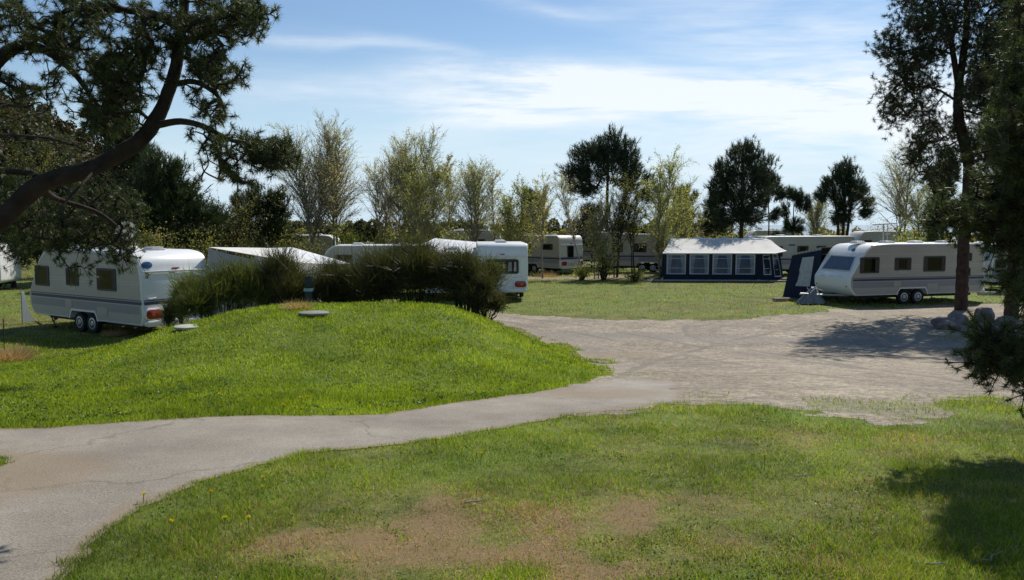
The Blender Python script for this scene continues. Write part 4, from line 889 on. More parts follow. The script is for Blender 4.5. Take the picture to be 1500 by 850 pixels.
YB = 28.2; XB = xat(1481, YB); gB = h1(XB, YB)
trB = [(XB, YB, gB - .2), (XB, YB, 2.5), (XB + .1, YB, 6), (XB + .2, YB, 10), (XB + .2, YB, 13)]
lmB = [([(XB, YB, 5), p3(1450, 270, YB), p3(1425, 285, YB)], .05, .02), ([(XB + .1, YB, 7), p3(1450, 190, YB), p3(1430, 190, YB)], .05, .02)]
rgB = [(1470, 215, 40, 44, 70, 27, 30), (1488, 330, 26, 36, 50, 27, 29.5), (1450, 130, 34, 44, 70, 27, 30), (1475, 50, 34, 50, 70, 27, 30), (1490, 400, 16, 30, 18, 27, 29), (1470, 285, 46, 26, 60, 27, 30), (1440, 300, 40, 20, 30, 27, 29.5), (1490, 240, 34, 30, 60, 27, 30), (1500, 180, 40, 36, 60, 27, 30), (1520, 100, 50, 60, 90, 26.5, 30), (1530, 10, 50, 50, 80, 26.5, 30), (1500, -60, 60, 40, 60, 26.5, 30), (1560, 240, 50, 60, 60, 27, 30)]
pine_by_regions('pine_tree', 'pine with a straight dark trunk behind the right boulders', trB, [.24, .20, .17, .12, .05], lmB, rgB, 'needle', 4, .18, .017, 36, 4, .014, 'redbark', jit=.24)
# near pine off the right edge, its branches reach in
tbC = (6.2, 6.9, h1(6.2, 6.9) - .3)
trC = [tbC, (6.15, 6.9, 3.3), (6.1, 7.0, 5.6), (6.0, 7.0, 7.8)]
lmC = [([(6.17, 6.9, 2.9), p3(1540, 500, 6.48), p3(1490, 520, 6.05), p3(1445, 530, 5.83)], .045, .012), ([(6.14, 6.9, 3.9), p3(1560, 330, 6.91), p3(1500, 320, 6.84), p3(1440, 330, 6.77), p3(1390, 318, 6.70)], .05, .012), ([(6.12, 6.9, 4.4), p3(1570, 260, 7.06), p3(1510, 250, 7.06), p3(1450, 262, 7.06)], .05, .012), ([(6.1, 7.0, 5.6), p3(1540, 60, 7.20), p3(1490, 20, 7.20)], .05, .012), ([(6.15, 6.9, 3.5), p3(1550, 430, 6.70), p3(1500, 415, 6.55)], .04, .012)]
rgC = [(1485, 130, 26, 70, 40, 6.4, 7.4), (1492, 235, 24, 50, 34, 6.4, 7.4), (1488, 380, 22, 40, 22, 6.3, 6.9), (1452, 502, 34, 16, 24, 5.69, 6.19), (1478, 530, 32, 20, 30, 5.69, 6.19), (1445, 530, 20, 14, 12, 5.69, 6.05), (1500, 525, 26, 28, 20, 5.76, 6.48), (1480, 318, 50, 26, 40, 6.48, 7.49), (1420, 318, 36, 20, 26, 6.48, 7.20), (1380, 312, 26, 16, 12, 6.48, 7.06), (1485, 270, 36, 28, 26, 6.62, 7.49), (1435, 280, 24, 16, 10, 6.77, 7.34), (1480, 355, 36, 14, 14, 6.48, 7.20), (1500, 20, 30, 34, 16, 6.77, 7.63), (1490, 415, 14, 26, 8, 6.34, 6.77), (1502, 450, 14, 30, 8, 6.19, 6.62), (1506, 575, 10, 8, 3, 5.76, 6.05), (1500, 200, 50, 60, 60, 5.90, 6.62), (1540, 150, 50, 60, 60, 5.90, 6.62), (1550, 250, 40, 50, 50, 5.90, 6.62), (1560, 60, 50, 50, 30, 5.90, 6.62)]
pine_by_regions('pine_tree', 'near pine at the right edge with a low bushy branch reaching over the gravel', trC, [.16, .14, .11, .04], lmC, rgC, 'needle_near', 5, .068, .0046, 64, 4, jit=.075)
# ---------------------------------------------------------------- caravans
def front_shape(kind, L, h):
    """side outline of a body from the front lower corner round over the roof"""
    if kind == 'raked':
        return [(.22, .42, .1), (-.04, .70, .25), (-.06, 1.18, .3), (.08, 1.36, .12), (.62, 2.22, .25), (1.0, h - .05, .5), (1.9, h, .3)]
    if kind == 'flat':
        return [(.08, .45, .08), (0, .9, .2), (.05, 1.4, .2), (.30, h - .25, .3), (.65, h, .3)]
    return [(.15, .45, .1), (-.03, .95, .3), (.12, 1.45, .3), (.42, h - .2, .35), (.8, h, .4)]
def rear_shape(kind, L, h):
    if kind == 'round': return [(L - .75, h, .5), (L - .18, h - .12, .35), (L - .02, 1.9, .4), (L + .01, 1.0, .3), (L + .05, .70, .12), (L - .04, .42, .08)]
    return [(L - .25, h, .22), (L - .05, h - .22, .15), (L + .02, 1.0, .3), (L, .55, .1), (L - .1, .42, .08)]
def caravan(name, label, loc, rz, L=6.2, w=2.3, h=2.6, front='raked', rear='round', axles=2, windows=(), stripe='two', group='caravans parked on the campsite', body='white', xw=None,
            rear_kit=True, rearwin=False, hatches=2, emblem_front=False, emblem_rear=False, plate=False, detail=True, jacks=True, bar=True, side_emblem=None, band=True):
    root = thing(name, label, 'caravan', loc, rz, group); hw = w / 2; xw = L * .56 if xw is None else xw
    ax = [xw - .36, xw + .36] if axles == 2 else [xw]
    pts = front_shape(front, L, h) + rear_shape(rear, L, h)
    a0, a1 = ax[0] - .42, ax[-1] + .42
    pts += [(a1, .42, 0), (a1 - .06, .68, .12), (a0 + .06, .68, .12), (a0, .42, 0)]
    out = rpoly(pts)
    MB().prism(out, 'y', -hw, hw).build('body', M[body], root, bevel=.045, seg=3, ang=40)
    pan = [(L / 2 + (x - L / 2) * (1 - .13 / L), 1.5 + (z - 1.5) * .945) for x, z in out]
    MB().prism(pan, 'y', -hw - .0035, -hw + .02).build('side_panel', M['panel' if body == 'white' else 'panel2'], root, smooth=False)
    # roof sheet edge: pale rail along the upper side edge
    for sgn in (-1,):
        ys = -hw - .006
        if stripe:
            f0 = .10
            st = MB(); st.prism([(f0, 1.04), (L - .02, 1.04), (L - .02, 1.13), (f0, 1.13)], 'y', ys - .003, ys + .02); st.prism([(f0, 1.155), (L - .03, 1.155), (L - .03, 1.18), (f0, 1.18)], 'y', ys - .003, ys + .02)
            if front == 'raked': st.prism([(-.30 + f0, 1.05), (f0 - .001, 1.02), (f0 - .001, 1.15)], 'y', ys - .003, ys + .03) if False else None
            st.build('stripe', M['blue'], root, smooth=False)
            if band:
                b = MB(); x = .12
                for x0, x1 in ((.12, a0 - .05), (a0 - .02, a1 + .02), (a1 + .05, L - .12)):
                    b.prism([(x0, .76), (x1, .76), (x1, 1.0), (x0, 1.0)], 'y', ys - .002, ys + .02)
                b.build('grey_band', M['grey'], root, smooth=False)
        if detail:
            ln = MB()
            for z in (1.62, 1.70, 2.16): ln.box(.5 if z < 2 else .9, L - .1, ys - .002, ys + .02, z, z + .012)
            ln.build('panel_line', M['lgrey'], root, smooth=False)
            r = MB(); r.box(.95 if front == 'raked' else .5, L - .5, -hw - .012, -hw + .03, h - .105, h - .07); r.build('roof_rail', M['alu'], root, bevel=.006)
            v = MB(); vx = xw - .75; v.ring(rrect(vx, vx + .36, 1.34, 1.54, .02), rrect(vx + .025, vx + .335, 1.365, 1.515, .015), 'y', ys - .012, ys + .01)
            for i in range(4): v.box(vx + .03, vx + .33, ys - .008, ys + .01, 1.375 + i * .036, 1.395 + i * .036)
            v.build('fridge_vent', M['lgrey'], root)
            d = MB(); d2_ = MB(); d.ring(rrect(xw + .75, xw + 1.35, .60, .88, .03), rrect(xw + .77, xw + 1.33, .62, .86, .02), 'y', ys - .012, ys + .01); d.prism(rrect(xw + .775, xw + 1.325, .625, .855, .02), 'y', ys - .006, ys + .01)
            d2_.prism(rrect(xw - 1.0, xw - .62, .78, 1.03, .03), 'y', ys - .014, ys + .01); d2_.build('toilet_hatch', M['panel'], root); d.build('service_hatch', M['panel'], root)
        for (x0, x1, z0, z1) in windows:
            fr = MB(); fr.ring(rrect(x0 - .03, x1 + .03, z0 - .03, z1 + .03, .05), rrect(x0 + .03, x1 - .03, z0 + .03, z1 - .03, .04), 'y', -hw - .03, -hw + .01)
            fo = fr.build('window', M['frame'], root)
            MB().prism(rrect(x0 + .031, x1 - .031, z0 + .031, z1 - .031, .039), 'y', -hw - .022, -hw + .01).build('pane', M['glass'], fo)
            if detail and x1 - x0 > .6:
                for cx0, cx1 in ((x0 + .04, x0 + .17), (x1 - .17, x1 - .04)): MB().box(cx0, cx1, -hw - .0245, -hw + .0, z0 + .05, z1 - .05).build('curtain', M['darkcloth'], fo, smooth=False)
    # wheel arch trim, wheels
    arch = MB(); ar = [(a0 - .04, .42), (a0 - .04 + .06, .60), (a0 + .12, .735), (a1 - .12, .735), (a1 - .02, .60), (a1 + .04, .42)]; ai = [(a0 + .0, .42), (a0 + .06, .58), (a0 + .15, .68), (a1 - .15, .68), (a1 - .06, .58), (a1 - .0, .42)]
    n = len(ar)
    for i in range(n - 1):
        arch.prism([ar[i], ar[i + 1], ai[i + 1], ai[i]], 'y', -hw - .018, -hw + .03)
    arch.build('arch_trim', M[body], root)
    for x in ax:
        for sg in (-1, 1):
            yc = sg * (hw - .14); rt = .315
            t = MB().lathe([(.19, -.085), (.27, -.095), (rt - .01, -.075), (rt, -.03), (rt, .03), (rt - .01, .075), (.27, .095), (.19, .085)], (x, yc, rt), 'y', 28).build('wheel', M['black'], root)
            MB().lathe([(.03, .095), (.05, .10), (.10, .075), (.17, .085), (.20, .075), (.20, -.07)], (x, yc, rt), 'y', 24).build('rim', M['rim'], t) if sg > 0 else MB().lathe([(.03, -.10), (.05, -.105), (.10, -.08), (.17, -.09), (.20, -.08), (.20, .07)], (x, yc, rt), 'y', 24).build('rim', M['rim'], t)
    ch = MB(); ch.box(.4, L - .3, -.75, -.65, .28, .41); ch.box(.4, L - .3, .65, .75, .28, .41)
    for x in ax: ch.box(x - .04, x + .04, -hw + .25, hw - .25, .27, .35)
    ch.box(1.0, 1.9, -.4, .4, .26, .41); ch.build('chassis', M['dark'], root)
    if bar:
        d = MB(); d.tube([(.5, -.62, .40), (-1.15, -.05, .42)], .045, 8); d.tube([(.5, .62, .40), (-1.15, .05, .42)], .045, 8); d.tube([(-1.0, 0, .42), (-1.45, 0, .46), (-1.6, 0, .46)], .05, 8)
        d.tube([(-.95, .12, .75), (-.95, .12, .14)], .03, 8); d.tube([(-1.1, 0, .5), (-1.25, 0, .72)], .018, 6); d.build('drawbar', M['alu'], root)
        MB().lathe([(.02, -.03), (.10, -.03), (.11, 0), (.10, .03), (.02, .03)], (-.95, .12, .11), 'y', 14).build('jockey_wheel', M['black'], root)
    if jacks:
        for x, s_ in ((.75, 1), (L - .55, -1)):
            for yy in (-hw + .25, hw - .25):
                j = MB(); j.tube([(x, yy, .40), (x + .28 * s_, yy, .03)], .022, 6); j.tube([(x + .55 * s_, yy, .40), (x + .16 * s_, yy, .20)], .014, 6); j.box(x + .20 * s_ - .07, x + .20 * s_ + .09, yy - .07, yy + .07, 0, .03); j.build('corner_steady', M['dark'], root)
    for i in range(hatches):
        x = L * (i + .8) / (hatches + .6); q = MB(); q.prism(rrect(x - .25, x + .25, -.25, .25, .06), 'z', h - .01, h + .055); q.prism(rrect(x - .21, x + .21, -.21, .21, .06), 'z', h + .05, h + .10); q.build('roof_hatch', M['lgrey' if i % 2 else 'roofwhite'], root, bevel=.012)
    if front == 'raked':
        # big front window lies on the rake
        a = Vector((.098, 0, 1.39)); b = Vector((.545, 0, 2.10)); up = (b - a); nrm = Vector((-up.z, 0, up.x)).normalized()
        def on(u, v, d): p = a + up * v + nrm * d; return (p.x, u, p.z)
        o2 = [(-.95, .04), (.95, .04), (.80, .96), (-.80, .96)]; i2 = [(-.885, .11), (.885, .11), (.755, .90), (-.755, .90)]; m = MB()
        vs = [on(u, v, d) for d in (-.02, .022) for (u, v) in o2 + i2]; fs = []
        for i in range(4):
            j = (i + 1) % 4; fs += [(8 + i, 8 + j, 12 + j, 12 + i), (i, j, 8 + j, 8 + i), (4 + i, 12 + i, 12 + j, 4 + j)]
        m.add(vs, fs); fo = m.build('front_window', M['lgrey'], root, smooth=False)
        MB().add([on(u, v, d) for d in (-.02, .014) for (u, v) in i2], [(0, 1, 2, 3), (7, 6, 5, 4), (0, 4, 5, 1), (1, 5, 6, 2), (2, 6, 7, 3), (3, 7, 4, 0)]).build('pane', M['blueglass'], fo, smooth=False)
        g = MB()
        for yy in (-.55, 0, .55): g.tube([(-.085, yy - .12, 1.20), (-.115, yy, 1.21), (-.085, yy + .12, 1.20)], .014, 6)
        g.build('grab_handle', M['lgrey'], root)
        for s_ in (-1, 1): MB().lathe([(.035, 0), (.035, .02)], (-.075, s_ * .95, .82), 'x', 12).build('marker_light', M['amber'], root)
        if emblem_front:
            MB().add([(.66 + .30 * .0, 0, 0)], []) 
            c0 = Vector((.72, -.35, 2.36)); m = MB()
            m.lathe([(.09, -.03), (.09, .0), (.07, .012), (.01, .014)], (0, 0, 0), 'x', 18); nn = Vector((-.70, 0, .71)); q = Vector((1, 0, 0)).rotation_difference(nn); m.v = [tuple(c0 + q @ Vector(p)) for p in m.v]; m.build('emblem', M['emblem'], root)
    if rear_kit:
        bx = L + .02
        for s_ in (-1, 1):
            o = MB().prism(rrect(s_ * (hw - .33) - .30, s_ * (hw - .33) + .30, .58, .94, .13), 'x', bx - .06, bx + .075).build('light_cluster', M['white'], root, bevel=.02)
            MB().prism(rrect(s_ * (hw - .33) - .26, s_ * (hw - .33) + .26, .62, .90, .12), 'x', bx - .05, bx + .095).build('tail_light', M['red'], o, bevel=.02)
            MB().lathe([(.05, 0), (.05, .01)], (bx + .096, s_ * (hw - .28), .76), 'x', 14).build('indicator', M['amber'], o)
        MB().prism(rrect(-hw + .05, hw - .05, .40, .58, .08), 'x', bx - .1, bx + .12).build('bumper', M['white'], root, bevel=.03)
        st = MB(); rear_stripe = bool(stripe)
        if rear_stripe: st.box(bx - .04, bx + .012, -hw + .06, hw - .06, 1.04, 1.13); st.box(bx - .04, bx + .012, -hw + .06, hw - .06, 1.155, 1.18); st.build('rear_stripe', M['blue'], root, smooth=False)
        
        r = MB(); r.box(bx - .06, bx + .02, -hw + .08, hw - .08, 1.97, 2.03); r.build('light_rail', M['white'], root, bevel=.012)
        MB().prism(rrect(-.10, .10, 2.06, 2.10, .015), 'x', L - .2, L + .0).build('brake_light', M['red'], root)
        MB().prism(rrect(-hw + .12, -hw + .20, 1.955, 1.99, .012), 'x', bx - .02, bx + .03).build('reflector', M['red'], root)
        g = MB(); g.tube([(bx - .02, -hw + .18, 1.22), (bx + .05, -hw + .22, 1.22), (bx + .05, -hw + .40, 1.24), (bx - .02, -hw + .44, 1.24)], .018, 8); g.build('grab_handle', M['white'], root)
        if emblem_rear:
            m = MB(); m.lathe([(.012, .012), (.11, .008), (.125, 0), (.125, -.2)], (0, 0, 0), 'x', 20); m.v = [(L - .055 + v[0], -hw + .25 + v[1] * 1.25, 2.2 + v[2] * .85) for v in m.v]; m.build('emblem', M['emblem'], root)
        if plate: MB().prism(rrect(-.28, .28, .80, .94, .02), 'x', bx - .01, bx + .06).build('number_plate', M['roofwhite'], root)
        if rearwin == 'narrow':
            fo = MB().ring(rrect(-.42, .18, 1.15, 1.95, .07), rrect(-.37, .13, 1.20, 1.90, .06), 'x', bx - .08, bx + .02).build('rear_window', M['frame'], root)
            MB().prism(rrect(-.369, .129, 1.201, 1.899, .059), 'x', bx - .08, bx + .006).build('pane', M['glass'], fo)
        elif rearwin:
            fo = MB().ring(rrect(-.72, .72, 1.22, 1.86, .09), rrect(-.66, .66, 1.28, 1.80, .07), 'x', bx - .08, bx + .02).build('rear_window', M['frame'], root)
            MB().prism(rrect(-.659, .659, 1.281, 1.799, .069), 'x', bx - .08, bx + .006).build('pane', M['glass'], fo)
            if rearwin == 'green':
                for (y0, y1, mm) in ((-.40, -.14, 'greencloth'), (.0, .10, 'curtain'), (.24, .42, 'grey'), (.50, .62, 'curtain')): MB().prism([(y0, 1.32), (y1, 1.33), (y1 - .02, 1.74), (y0 + .03, 1.75)], 'x', bx - .02, bx + .011).build('curtain', M[mm], fo, smooth=False)
    if side_emblem:
        MB().prism(rrect(side_emblem, side_emblem + .5, 1.98, 2.1, .05), 'y', -hw - .008, -hw + .01).build('emblem', M['emblem'], root)
    return root
def van_at(rear, frontp, w=2.3):
    """near side corners on the ground -> place and turn"""
    a = Vector(frontp); b = Vector(rear); d = (b - a).normalized(); nrm = Vector((-d.y, d.x)); o = a + nrm * w / 2
    return (o.x, o.y, h1(*((a + b) / 2))), math.atan2(d.y, d.x), (b - a).length

win3 = lambda L: ((.55, 1.2, 1.45, 1.98), (2.15, 2.72, 1.52, 1.95), (3.65, 4.5, 1.42, 2.0))
# the large one on the left
loc, rz, L = van_at((-10.75, 22.5), (-16.1, 25.9))
LV = caravan('caravan', 'large cream caravan in pine shade at left, its rounded tail facing right', loc, rz, L, windows=((.45, 1.25, 1.42, 2.02), (2.35, 3.0, 1.5, 2.0), (4.1, 5.05, 1.42, 2.04)), emblem_rear=True, xw=3.2, hatches=4)
# awning on its far side and a second one beyond
def side_awning(name, label, parent_loc, rz, x0, x1, depth, zt, zb, wall, roof, group, wall_z=0):
    root = thing(name, label, 'awning', parent_loc, rz, group); y0 = 1.17; n = 8
    prof = []
    r = MB(); P = []
    for i in range(9):
        t = i / 8; y = y0 + depth * t; P.append((y, zt + (zb - zt) * t - .10 * math.sin(PI * t)))
    top = [(y, z + .02) for y, z in P]; r.prism(P + top[::-1], 'x', x0, x1); r.build('roof', M[roof], root)
    for nm, x, sgn in (('gable', x1 - .03, 1), ('gable', x0 + .02, -1)):
        g = MB(); g.prism([(y0, zb - .30)] + [(y0, zt - .01)] + [(y, z - .01) for y, z in P[1:]] + [(y0 + depth, zb - .30)], 'x', x - .008, x + .008); g.build(nm, M['canvasgrey'], root)
        v = MB(); v.prism([(y0, zb - .38), (y0 + depth + .05, zb - .40), (y0 + depth + .05, zb - .30), (y0, zb - .31)], 'x', x - .012, x + .014); v.build('valance', M['roofwhite'], root)
        w_ = MB(); w_.prism([(y0, .02), (y0 + depth + .12, .02), (y0 + depth, zb - .38), (y0, zb - .38)], 'x', x - .006, x + .006); w_.build('end_wall', M[wall], root)
    f = MB(); f.add([(x0, y0 + depth + .12, .02), (x1, y0 + depth + .12, .02), (x1, y0 + depth, zb), (x0, y0 + depth, zb), (x0, y0 + depth + .14, .02), (x1, y0 + depth + .14, .02), (x1, y0 + depth + .02, zb), (x0, y0 + depth + .02, zb)], [(0, 1, 2, 3), (7, 6, 5, 4), (0, 4, 5, 1), (3, 2, 6, 7), (1, 5, 6, 2), (0, 3, 7, 4)]); f.build('front_wall', M[wall], root)
    return root
GA = 'awnings pitched beside the caravans'
def wedge(root, pts, t, nm, m): MB().slab(pts, t).build(nm, M[m], root)
def world_awning(label, pts, Y_, mats):
    root = thing('awning', label, 'awning', (0, 0, 0), 0, GA); o = pts[0]; o = np.array([o[0], o[1], h1(o[0], o[1])]); root.location = o
    return root, [tuple(np.array(p) - o) for p in pts]
def low(p): return (p[0], p[1], .02)
r_, (R1, R2, E2, E1, G1) = world_awning('beige awning with grey gable and pale sagging roof fixed to the left caravan tail', [p3(305, 363, 24.4), p3(388, 364, 29.5), p3(480, 388, 30), p3(432, 385, 26.6), p3(306, 395, 24.3)], 0, 0)
wedge(r_, [R1, E1, E2, R2], .02, 'roof', 'canvas'); m_ = [tuple((np.array(R1) * (1 - t) + np.array(E1) * t) - np.array([0, 0, .10 * math.sin(PI * t) + .02])) for t in np.linspace(0, 1, 9)]
G2 = (E1[0], E1[1], E1[2] - .22); wedge(r_, m_[::-1] + [G1, G2], .012, 'gable', 'canvasgrey'); wedge(r_, [G1, G2, (G2[0], G2[1] - .01, G2[2] - .11), (G1[0], G1[1] - .01, G1[2] - .09)], .012, 'valance', 'roofwhite')
wedge(r_, [(G1[0], G1[1], G1[2] - .1), (G2[0], G2[1], G2[2] - .12), low(G2), low(G1)], .01, 'end_wall', 'canvasgrey'); wedge(r_, [E1, E2, low(E2), low(E1)], .01, 'front_wall', 'canvasgrey')
r_, (R1, R2, E2, E1) = world_awning('white roofed awning sloping down right behind the spiky broom bushes', [p3(372, 365, 30.8), p3(428, 363, 33.5), p3(514, 387, 33), p3(440, 388, 30.6)], 0, 0)
wedge(r_, [R1, E1, E2, R2], .02, 'roof', 'roofwhite'); wedge(r_, [R1, E1, low(E1), low(R1)], .012, 'end_wall', 'canvasgrey'); wedge(r_, [E1, E2, low(E2), low(E1)], .012, 'front_wall', 'canvasgrey'); wedge(r_, [R2, E2, low(E2), low(R2)], .012, 'end_wall', 'canvasgrey')
# caravans half hidden behind the bushes
caravan('caravan', 'grey white caravan mostly hidden behind the tall broom bushes, only its roof end showing', (xat(468, 37), 37.6, 0), R(8), 5.6, h=2.42, windows=((.8, 1.5, 1.45, 1.95), (3, 3.9, 1.45, 1.95)), front='flat', rear='square', rear_kit=False, detail=False, body='white2')
pz = (xat(736, 34.3), 34.3)
caravan('caravan', 'white caravan seen from behind right of the broom bushes, green curtain in its window', (pz[0] - 5.2 * math.sin(R(3)), pz[1] + 5.2 * math.cos(R(3)), h1(pz[0], 36)), R(-87), 5.2, 2.25, 2.55, 'flat', 'square', 1, rearwin='green', stripe=None, band=False, detail=False)
caravan('caravan', 'rounded white caravan tail mostly covered by the right part of the broom clump', (xat(662, 36), 39.2, 0), R(-89), 5.0, 2.3, 2.25, 'flat', 'round', 1, detail=False)
tt = thing('tent_trailer', 'white peaked tent roofs behind the broom clump below the twin stemmed birch', 'tent', (xat(668, 44), 44, 0), R(5))
wedge(tt, [(-2.2, -1.2, 2.15), (2.6, -1.2, 2.0), (2.6, .4, 2.25), (-1.2, .4, 2.6)], .02, 'roof', 'roofwhite'); wedge(tt, [(2.6, 1.8, 2.0), (-2.0, 1.8, 2.0), (-1.2, .42, 2.61), (2.6, .42, 2.26)], .02, 'roof', 'roofwhite')
wedge(tt, [(-2.2, -1.2, .02), (2.6, -1.2, .02), (2.6, -1.19, 2.0), (-2.2, -1.19, 2.13)], .02, 'front_wall', 'canvasgrey'); wedge(tt, [(2.6, -1.17, .02), (2.6, 1.75, .02), (2.6, .4, 2.23), (2.6, -1.17, 1.98)], .02, 'end_wall', 'canvasgrey')
# the row among the birches
loc, rz, L = van_at((xat(820, 52.5), 52.5), (xat(732, 57), 57)); caravan('caravan', 'long cream caravan among the birches whose sunlit white tail has a narrow window', loc, rz, L, 2.3, 2.65, 'raked', 'square', 2, ((.7, 1.5, 1.5, 1.95), (2.2, 3.3, 1.35, 2.0), (4.4, 5.4, 1.7, 2.05)), rearwin='narrow', body='white2', plate=True, xw=3.2)
loc, rz, L = van_at((xat(985, 52), 52), (xat(884, 53.5), 53.5)); caravan('caravan', 'cream caravan with grey waist band between the ragged pine and the blue awning', loc, rz, L, 2.3, 2.6, 'flat', 'square', 2, ((.6, 1.3, 1.4, 1.95), (2.1, 2.9, 1.4, 1.95), (3.6, 4.4, 1.4, 1.95)), body='white2', rear_kit=False, xw=3.0)
loc, rz, L = van_at((xat(1243, 53), 53), (xat(1112, 51), 51)); caravan('caravan', 'long cream caravan with small side emblem between the blue awning and the large right caravan', loc, rz, L + .6, 2.3, 2.62, 'flat', 'square', 2, ((1.1, 1.7, 1.3, 1.95), (2.9, 3.7, 1.3, 1.95), (4.4, 5.1, 1.3, 1.95)), body='white2', side_emblem=2.2, rear_kit=False)
loc, rz, L = van_at((xat(1165, 88), 88), (xat(1092, 88), 88)); caravan('caravan', 'distant grey caravan roof above the right end of the blue awning', loc, rz, L, 2.3, 2.75, 'raked', 'round', 1, ((1, 1.9, 1.5, 2.0), (3, 3.9, 1.5, 2.0)), body='lgrey', detail=False, rear_kit=False)
loc, rz, L = van_at((xat(1338, 66), 66), (xat(1246, 66), 66)); caravan('caravan', 'distant grey white caravan with rounded nose left of the aerial', loc, rz, L, 2.3, 2.85, 'raked', 'square', 1, ((.9, 1.7, 1.5, 2.05), (2.6, 3.5, 1.5, 2.05)), body='white2', detail=False, rear_kit=False)
caravan('caravan', 'small white caravan far off below the birches, between the white tail and the grey band', (xat(838, 62), 62, .2), R(2), 4.6, 2.2, 2.6, 'flat', 'round', 1, ((1, 1.8, 1.5, 2.0),), detail=False, rear_kit=False)
caravan('caravan', 'pale caravan roof far behind the white peaked tent roofs', (xat(648, 64), 64, .2), R(-3), 4.9, 2.2, 2.75, 'flat', 'round', 1, ((1, 1.8, 1.5, 2.0), (2.8, 3.6, 1.5, 2.0)), detail=False, rear_kit=False)
caravan('caravan', 'small white caravan beyond the left edge behind the cream caravan nose', (xat(-68, 40), 40, 0), R(8), 2.8, 2.2, 2.45, 'flat', 'square', 1, ((1.6, 2.4, 1.3, 1.95),), detail=False, rear_kit=False)
caravan('caravan', 'far white caravan roof glimpsed left of the tall birches', (xat(405, 60), 60, 0), R(0), 4.8, 2.2, 2.6, 'flat', 'round', 1, ((1, 1.8, 1.5, 2.0),), detail=False, rear_kit=False)
caravan('caravan', 'white caravan end glimpsed right of the forked pine trunk', (xat(1436, 40), 40.5, 0), R(6), 4.5, 2.2, 2.5, 'flat', 'round', 1, ((.25, .8, 1.2, 1.6),), detail=False, rear_kit=False)
# the large one on the right
loc, rz, L = van_at((xat(1440, 34.3), 34.3), (xat(1245, 32.4), 32.4))
RV = caravan('caravan', 'large cream tandem axle caravan at right with raked white nose and navy stripes', loc, rz, L, windows=((.45, 1.35, 1.40, 2.02), (2.2, 2.98, 1.5, 1.98), (3.7, 4.78, 1.42, 2.03), (5.55, 6.2, 1.85, 2.15), (5.6, 6.15, 1.18, 1.5)), emblem_front=True, rear='square', xw=3.15, hatches=4, bar=True)
RVL, RVZ = loc, rz
# its navy awning on the far side
nA = thing('awning', 'navy awning with tall curtained end window behind the nose of the large right caravan', 'awning', loc, rz, GA)
x0 = .35; e0, e1 = 1.18, 3.35
wedge(nA, [(x0, e0, 2.42), (x0, e1, 2.02), (x0 + 5.5, e1, 2.02), (x0 + 5.5, e0, 2.42)], .02, 'roof', 'canvasgrey')
en = [(x0 - .28, e0, .02), (x0 - .34, e1 + .15, .02), (x0, e1, 1.98), (x0, e0, 2.38)]
wedge(nA, en, .015, 'end_wall', 'navy')
def lerp(u, v, d=-.02):
    a, b, c, dd = [Vector(q) for q in en]; q = (a * (1 - u) + b * u) * (1 - v) + (dd * (1 - u) + c * u) * v; return (q.x + d, q.y, q.z)
wp = MB().slab([lerp(.22, .26), lerp(.66, .26), lerp(.60, .88), lerp(.22, .86)], .008).build('window', M['piping'], nA)
MB().slab([lerp(.26, .30, -.032), lerp(.62, .30, -.032), lerp(.565, .84, -.032), lerp(.26, .83, -.032)], .008).build('curtain', M['curtain'], wp)
wedge(nA, [(x0 - .3, e1 + .16, .02), (x0 + 5.5, e1 + .16, .02), (x0 + 5.5, e1, 1.98), (x0, e1, 1.98)], .015, 'front_wall', 'navy')
v = MB()
for i in range(10): v.prism([(e0 + .24 * i, 2.38 - .037 * i), (e0 + .24 * i + .23, 2.345 - .037 * i), (e0 + .24 * i + .2, 2.25 - .037 * i), (e0 + .24 * i + .03, 2.28 - .037 * i)], 'x', x0 - .05, x0 - .04)
v.build('valance', M['canvasgrey'], nA)
# cover on its drawbar
ct = Matrix.Rotation(rz, 4, 'Z')
def rvp(x, y, z): q = ct @ Vector((x, y, 0)); return (RVL[0] + q.x, RVL[1] + q.y, RVL[2] + z)
dc = thing('drawbar_cover', 'crumpled grey tarpaulin draped over the drawbar of the large right caravan', 'tarpaulin', rvp(-1.0, .05, 0), rz)
vs_ = []; fs_ = []; nr_, na_ = 14, 40
for i_ in range(nr_ + 1):
    t_ = i_ / nr_
    for k_ in range(na_):
        a_ = 2 * PI * k_ / na_; r__ = (.10 + .42 * t_ ** 1.3) * (1 + .16 * t_ * math.sin(5 * a_ + 1) + .09 * t_ * math.sin(9 * a_)); vs_.append((r__ * 1.25 * math.cos(a_) + .12 * (1 - t_), r__ * .75 * math.sin(a_), .72 * (1 - t_) ** .8 + .05 * t_ + .04 * math.sin(3 * a_) * (1 - t_)))
fs_ = [(i_ * na_ + k_, i_ * na_ + (k_ + 1) % na_, (i_ + 1) * na_ + (k_ + 1) % na_, (i_ + 1) * na_ + k_) for i_ in range(nr_) for k_ in range(na_)] + [tuple(range(na_))]
M['tarp'] = mat('grey_tarpaulin', (.19, .20, .215), .6, .3, var=.2, bump=.3, bscale=8)
MB().add(vs_, fs_).build('cover', M['tarp'], dc, ang=60)
st_ = MB(); st_.tube([(-.2, -.2, .50), (.05, -.16, .70), (.3, -.14, .64), (.55, -.1, .55)], .014, 6); st_.build('strap', M['roofwhite'], dc)
pl = thing('plank', 'short pale plank on the grass at the foot of the navy awning', 'plank', (xat(1146, 34.5), 34.5, 0), R(10)); MB().box(-.42, .42, -.12, .12, .02, .14).build('board', M['wood'], pl, bevel=.01)
pl = thing('plank', 'long pale board lying right of the large right caravan tail', 'plank', (xat(1462, 37.5), 37.5, 0), R(4)); MB().box(-1.0, 1.0, -.12, .12, .02, .16).build('board', M['palestone'], pl, bevel=.01)
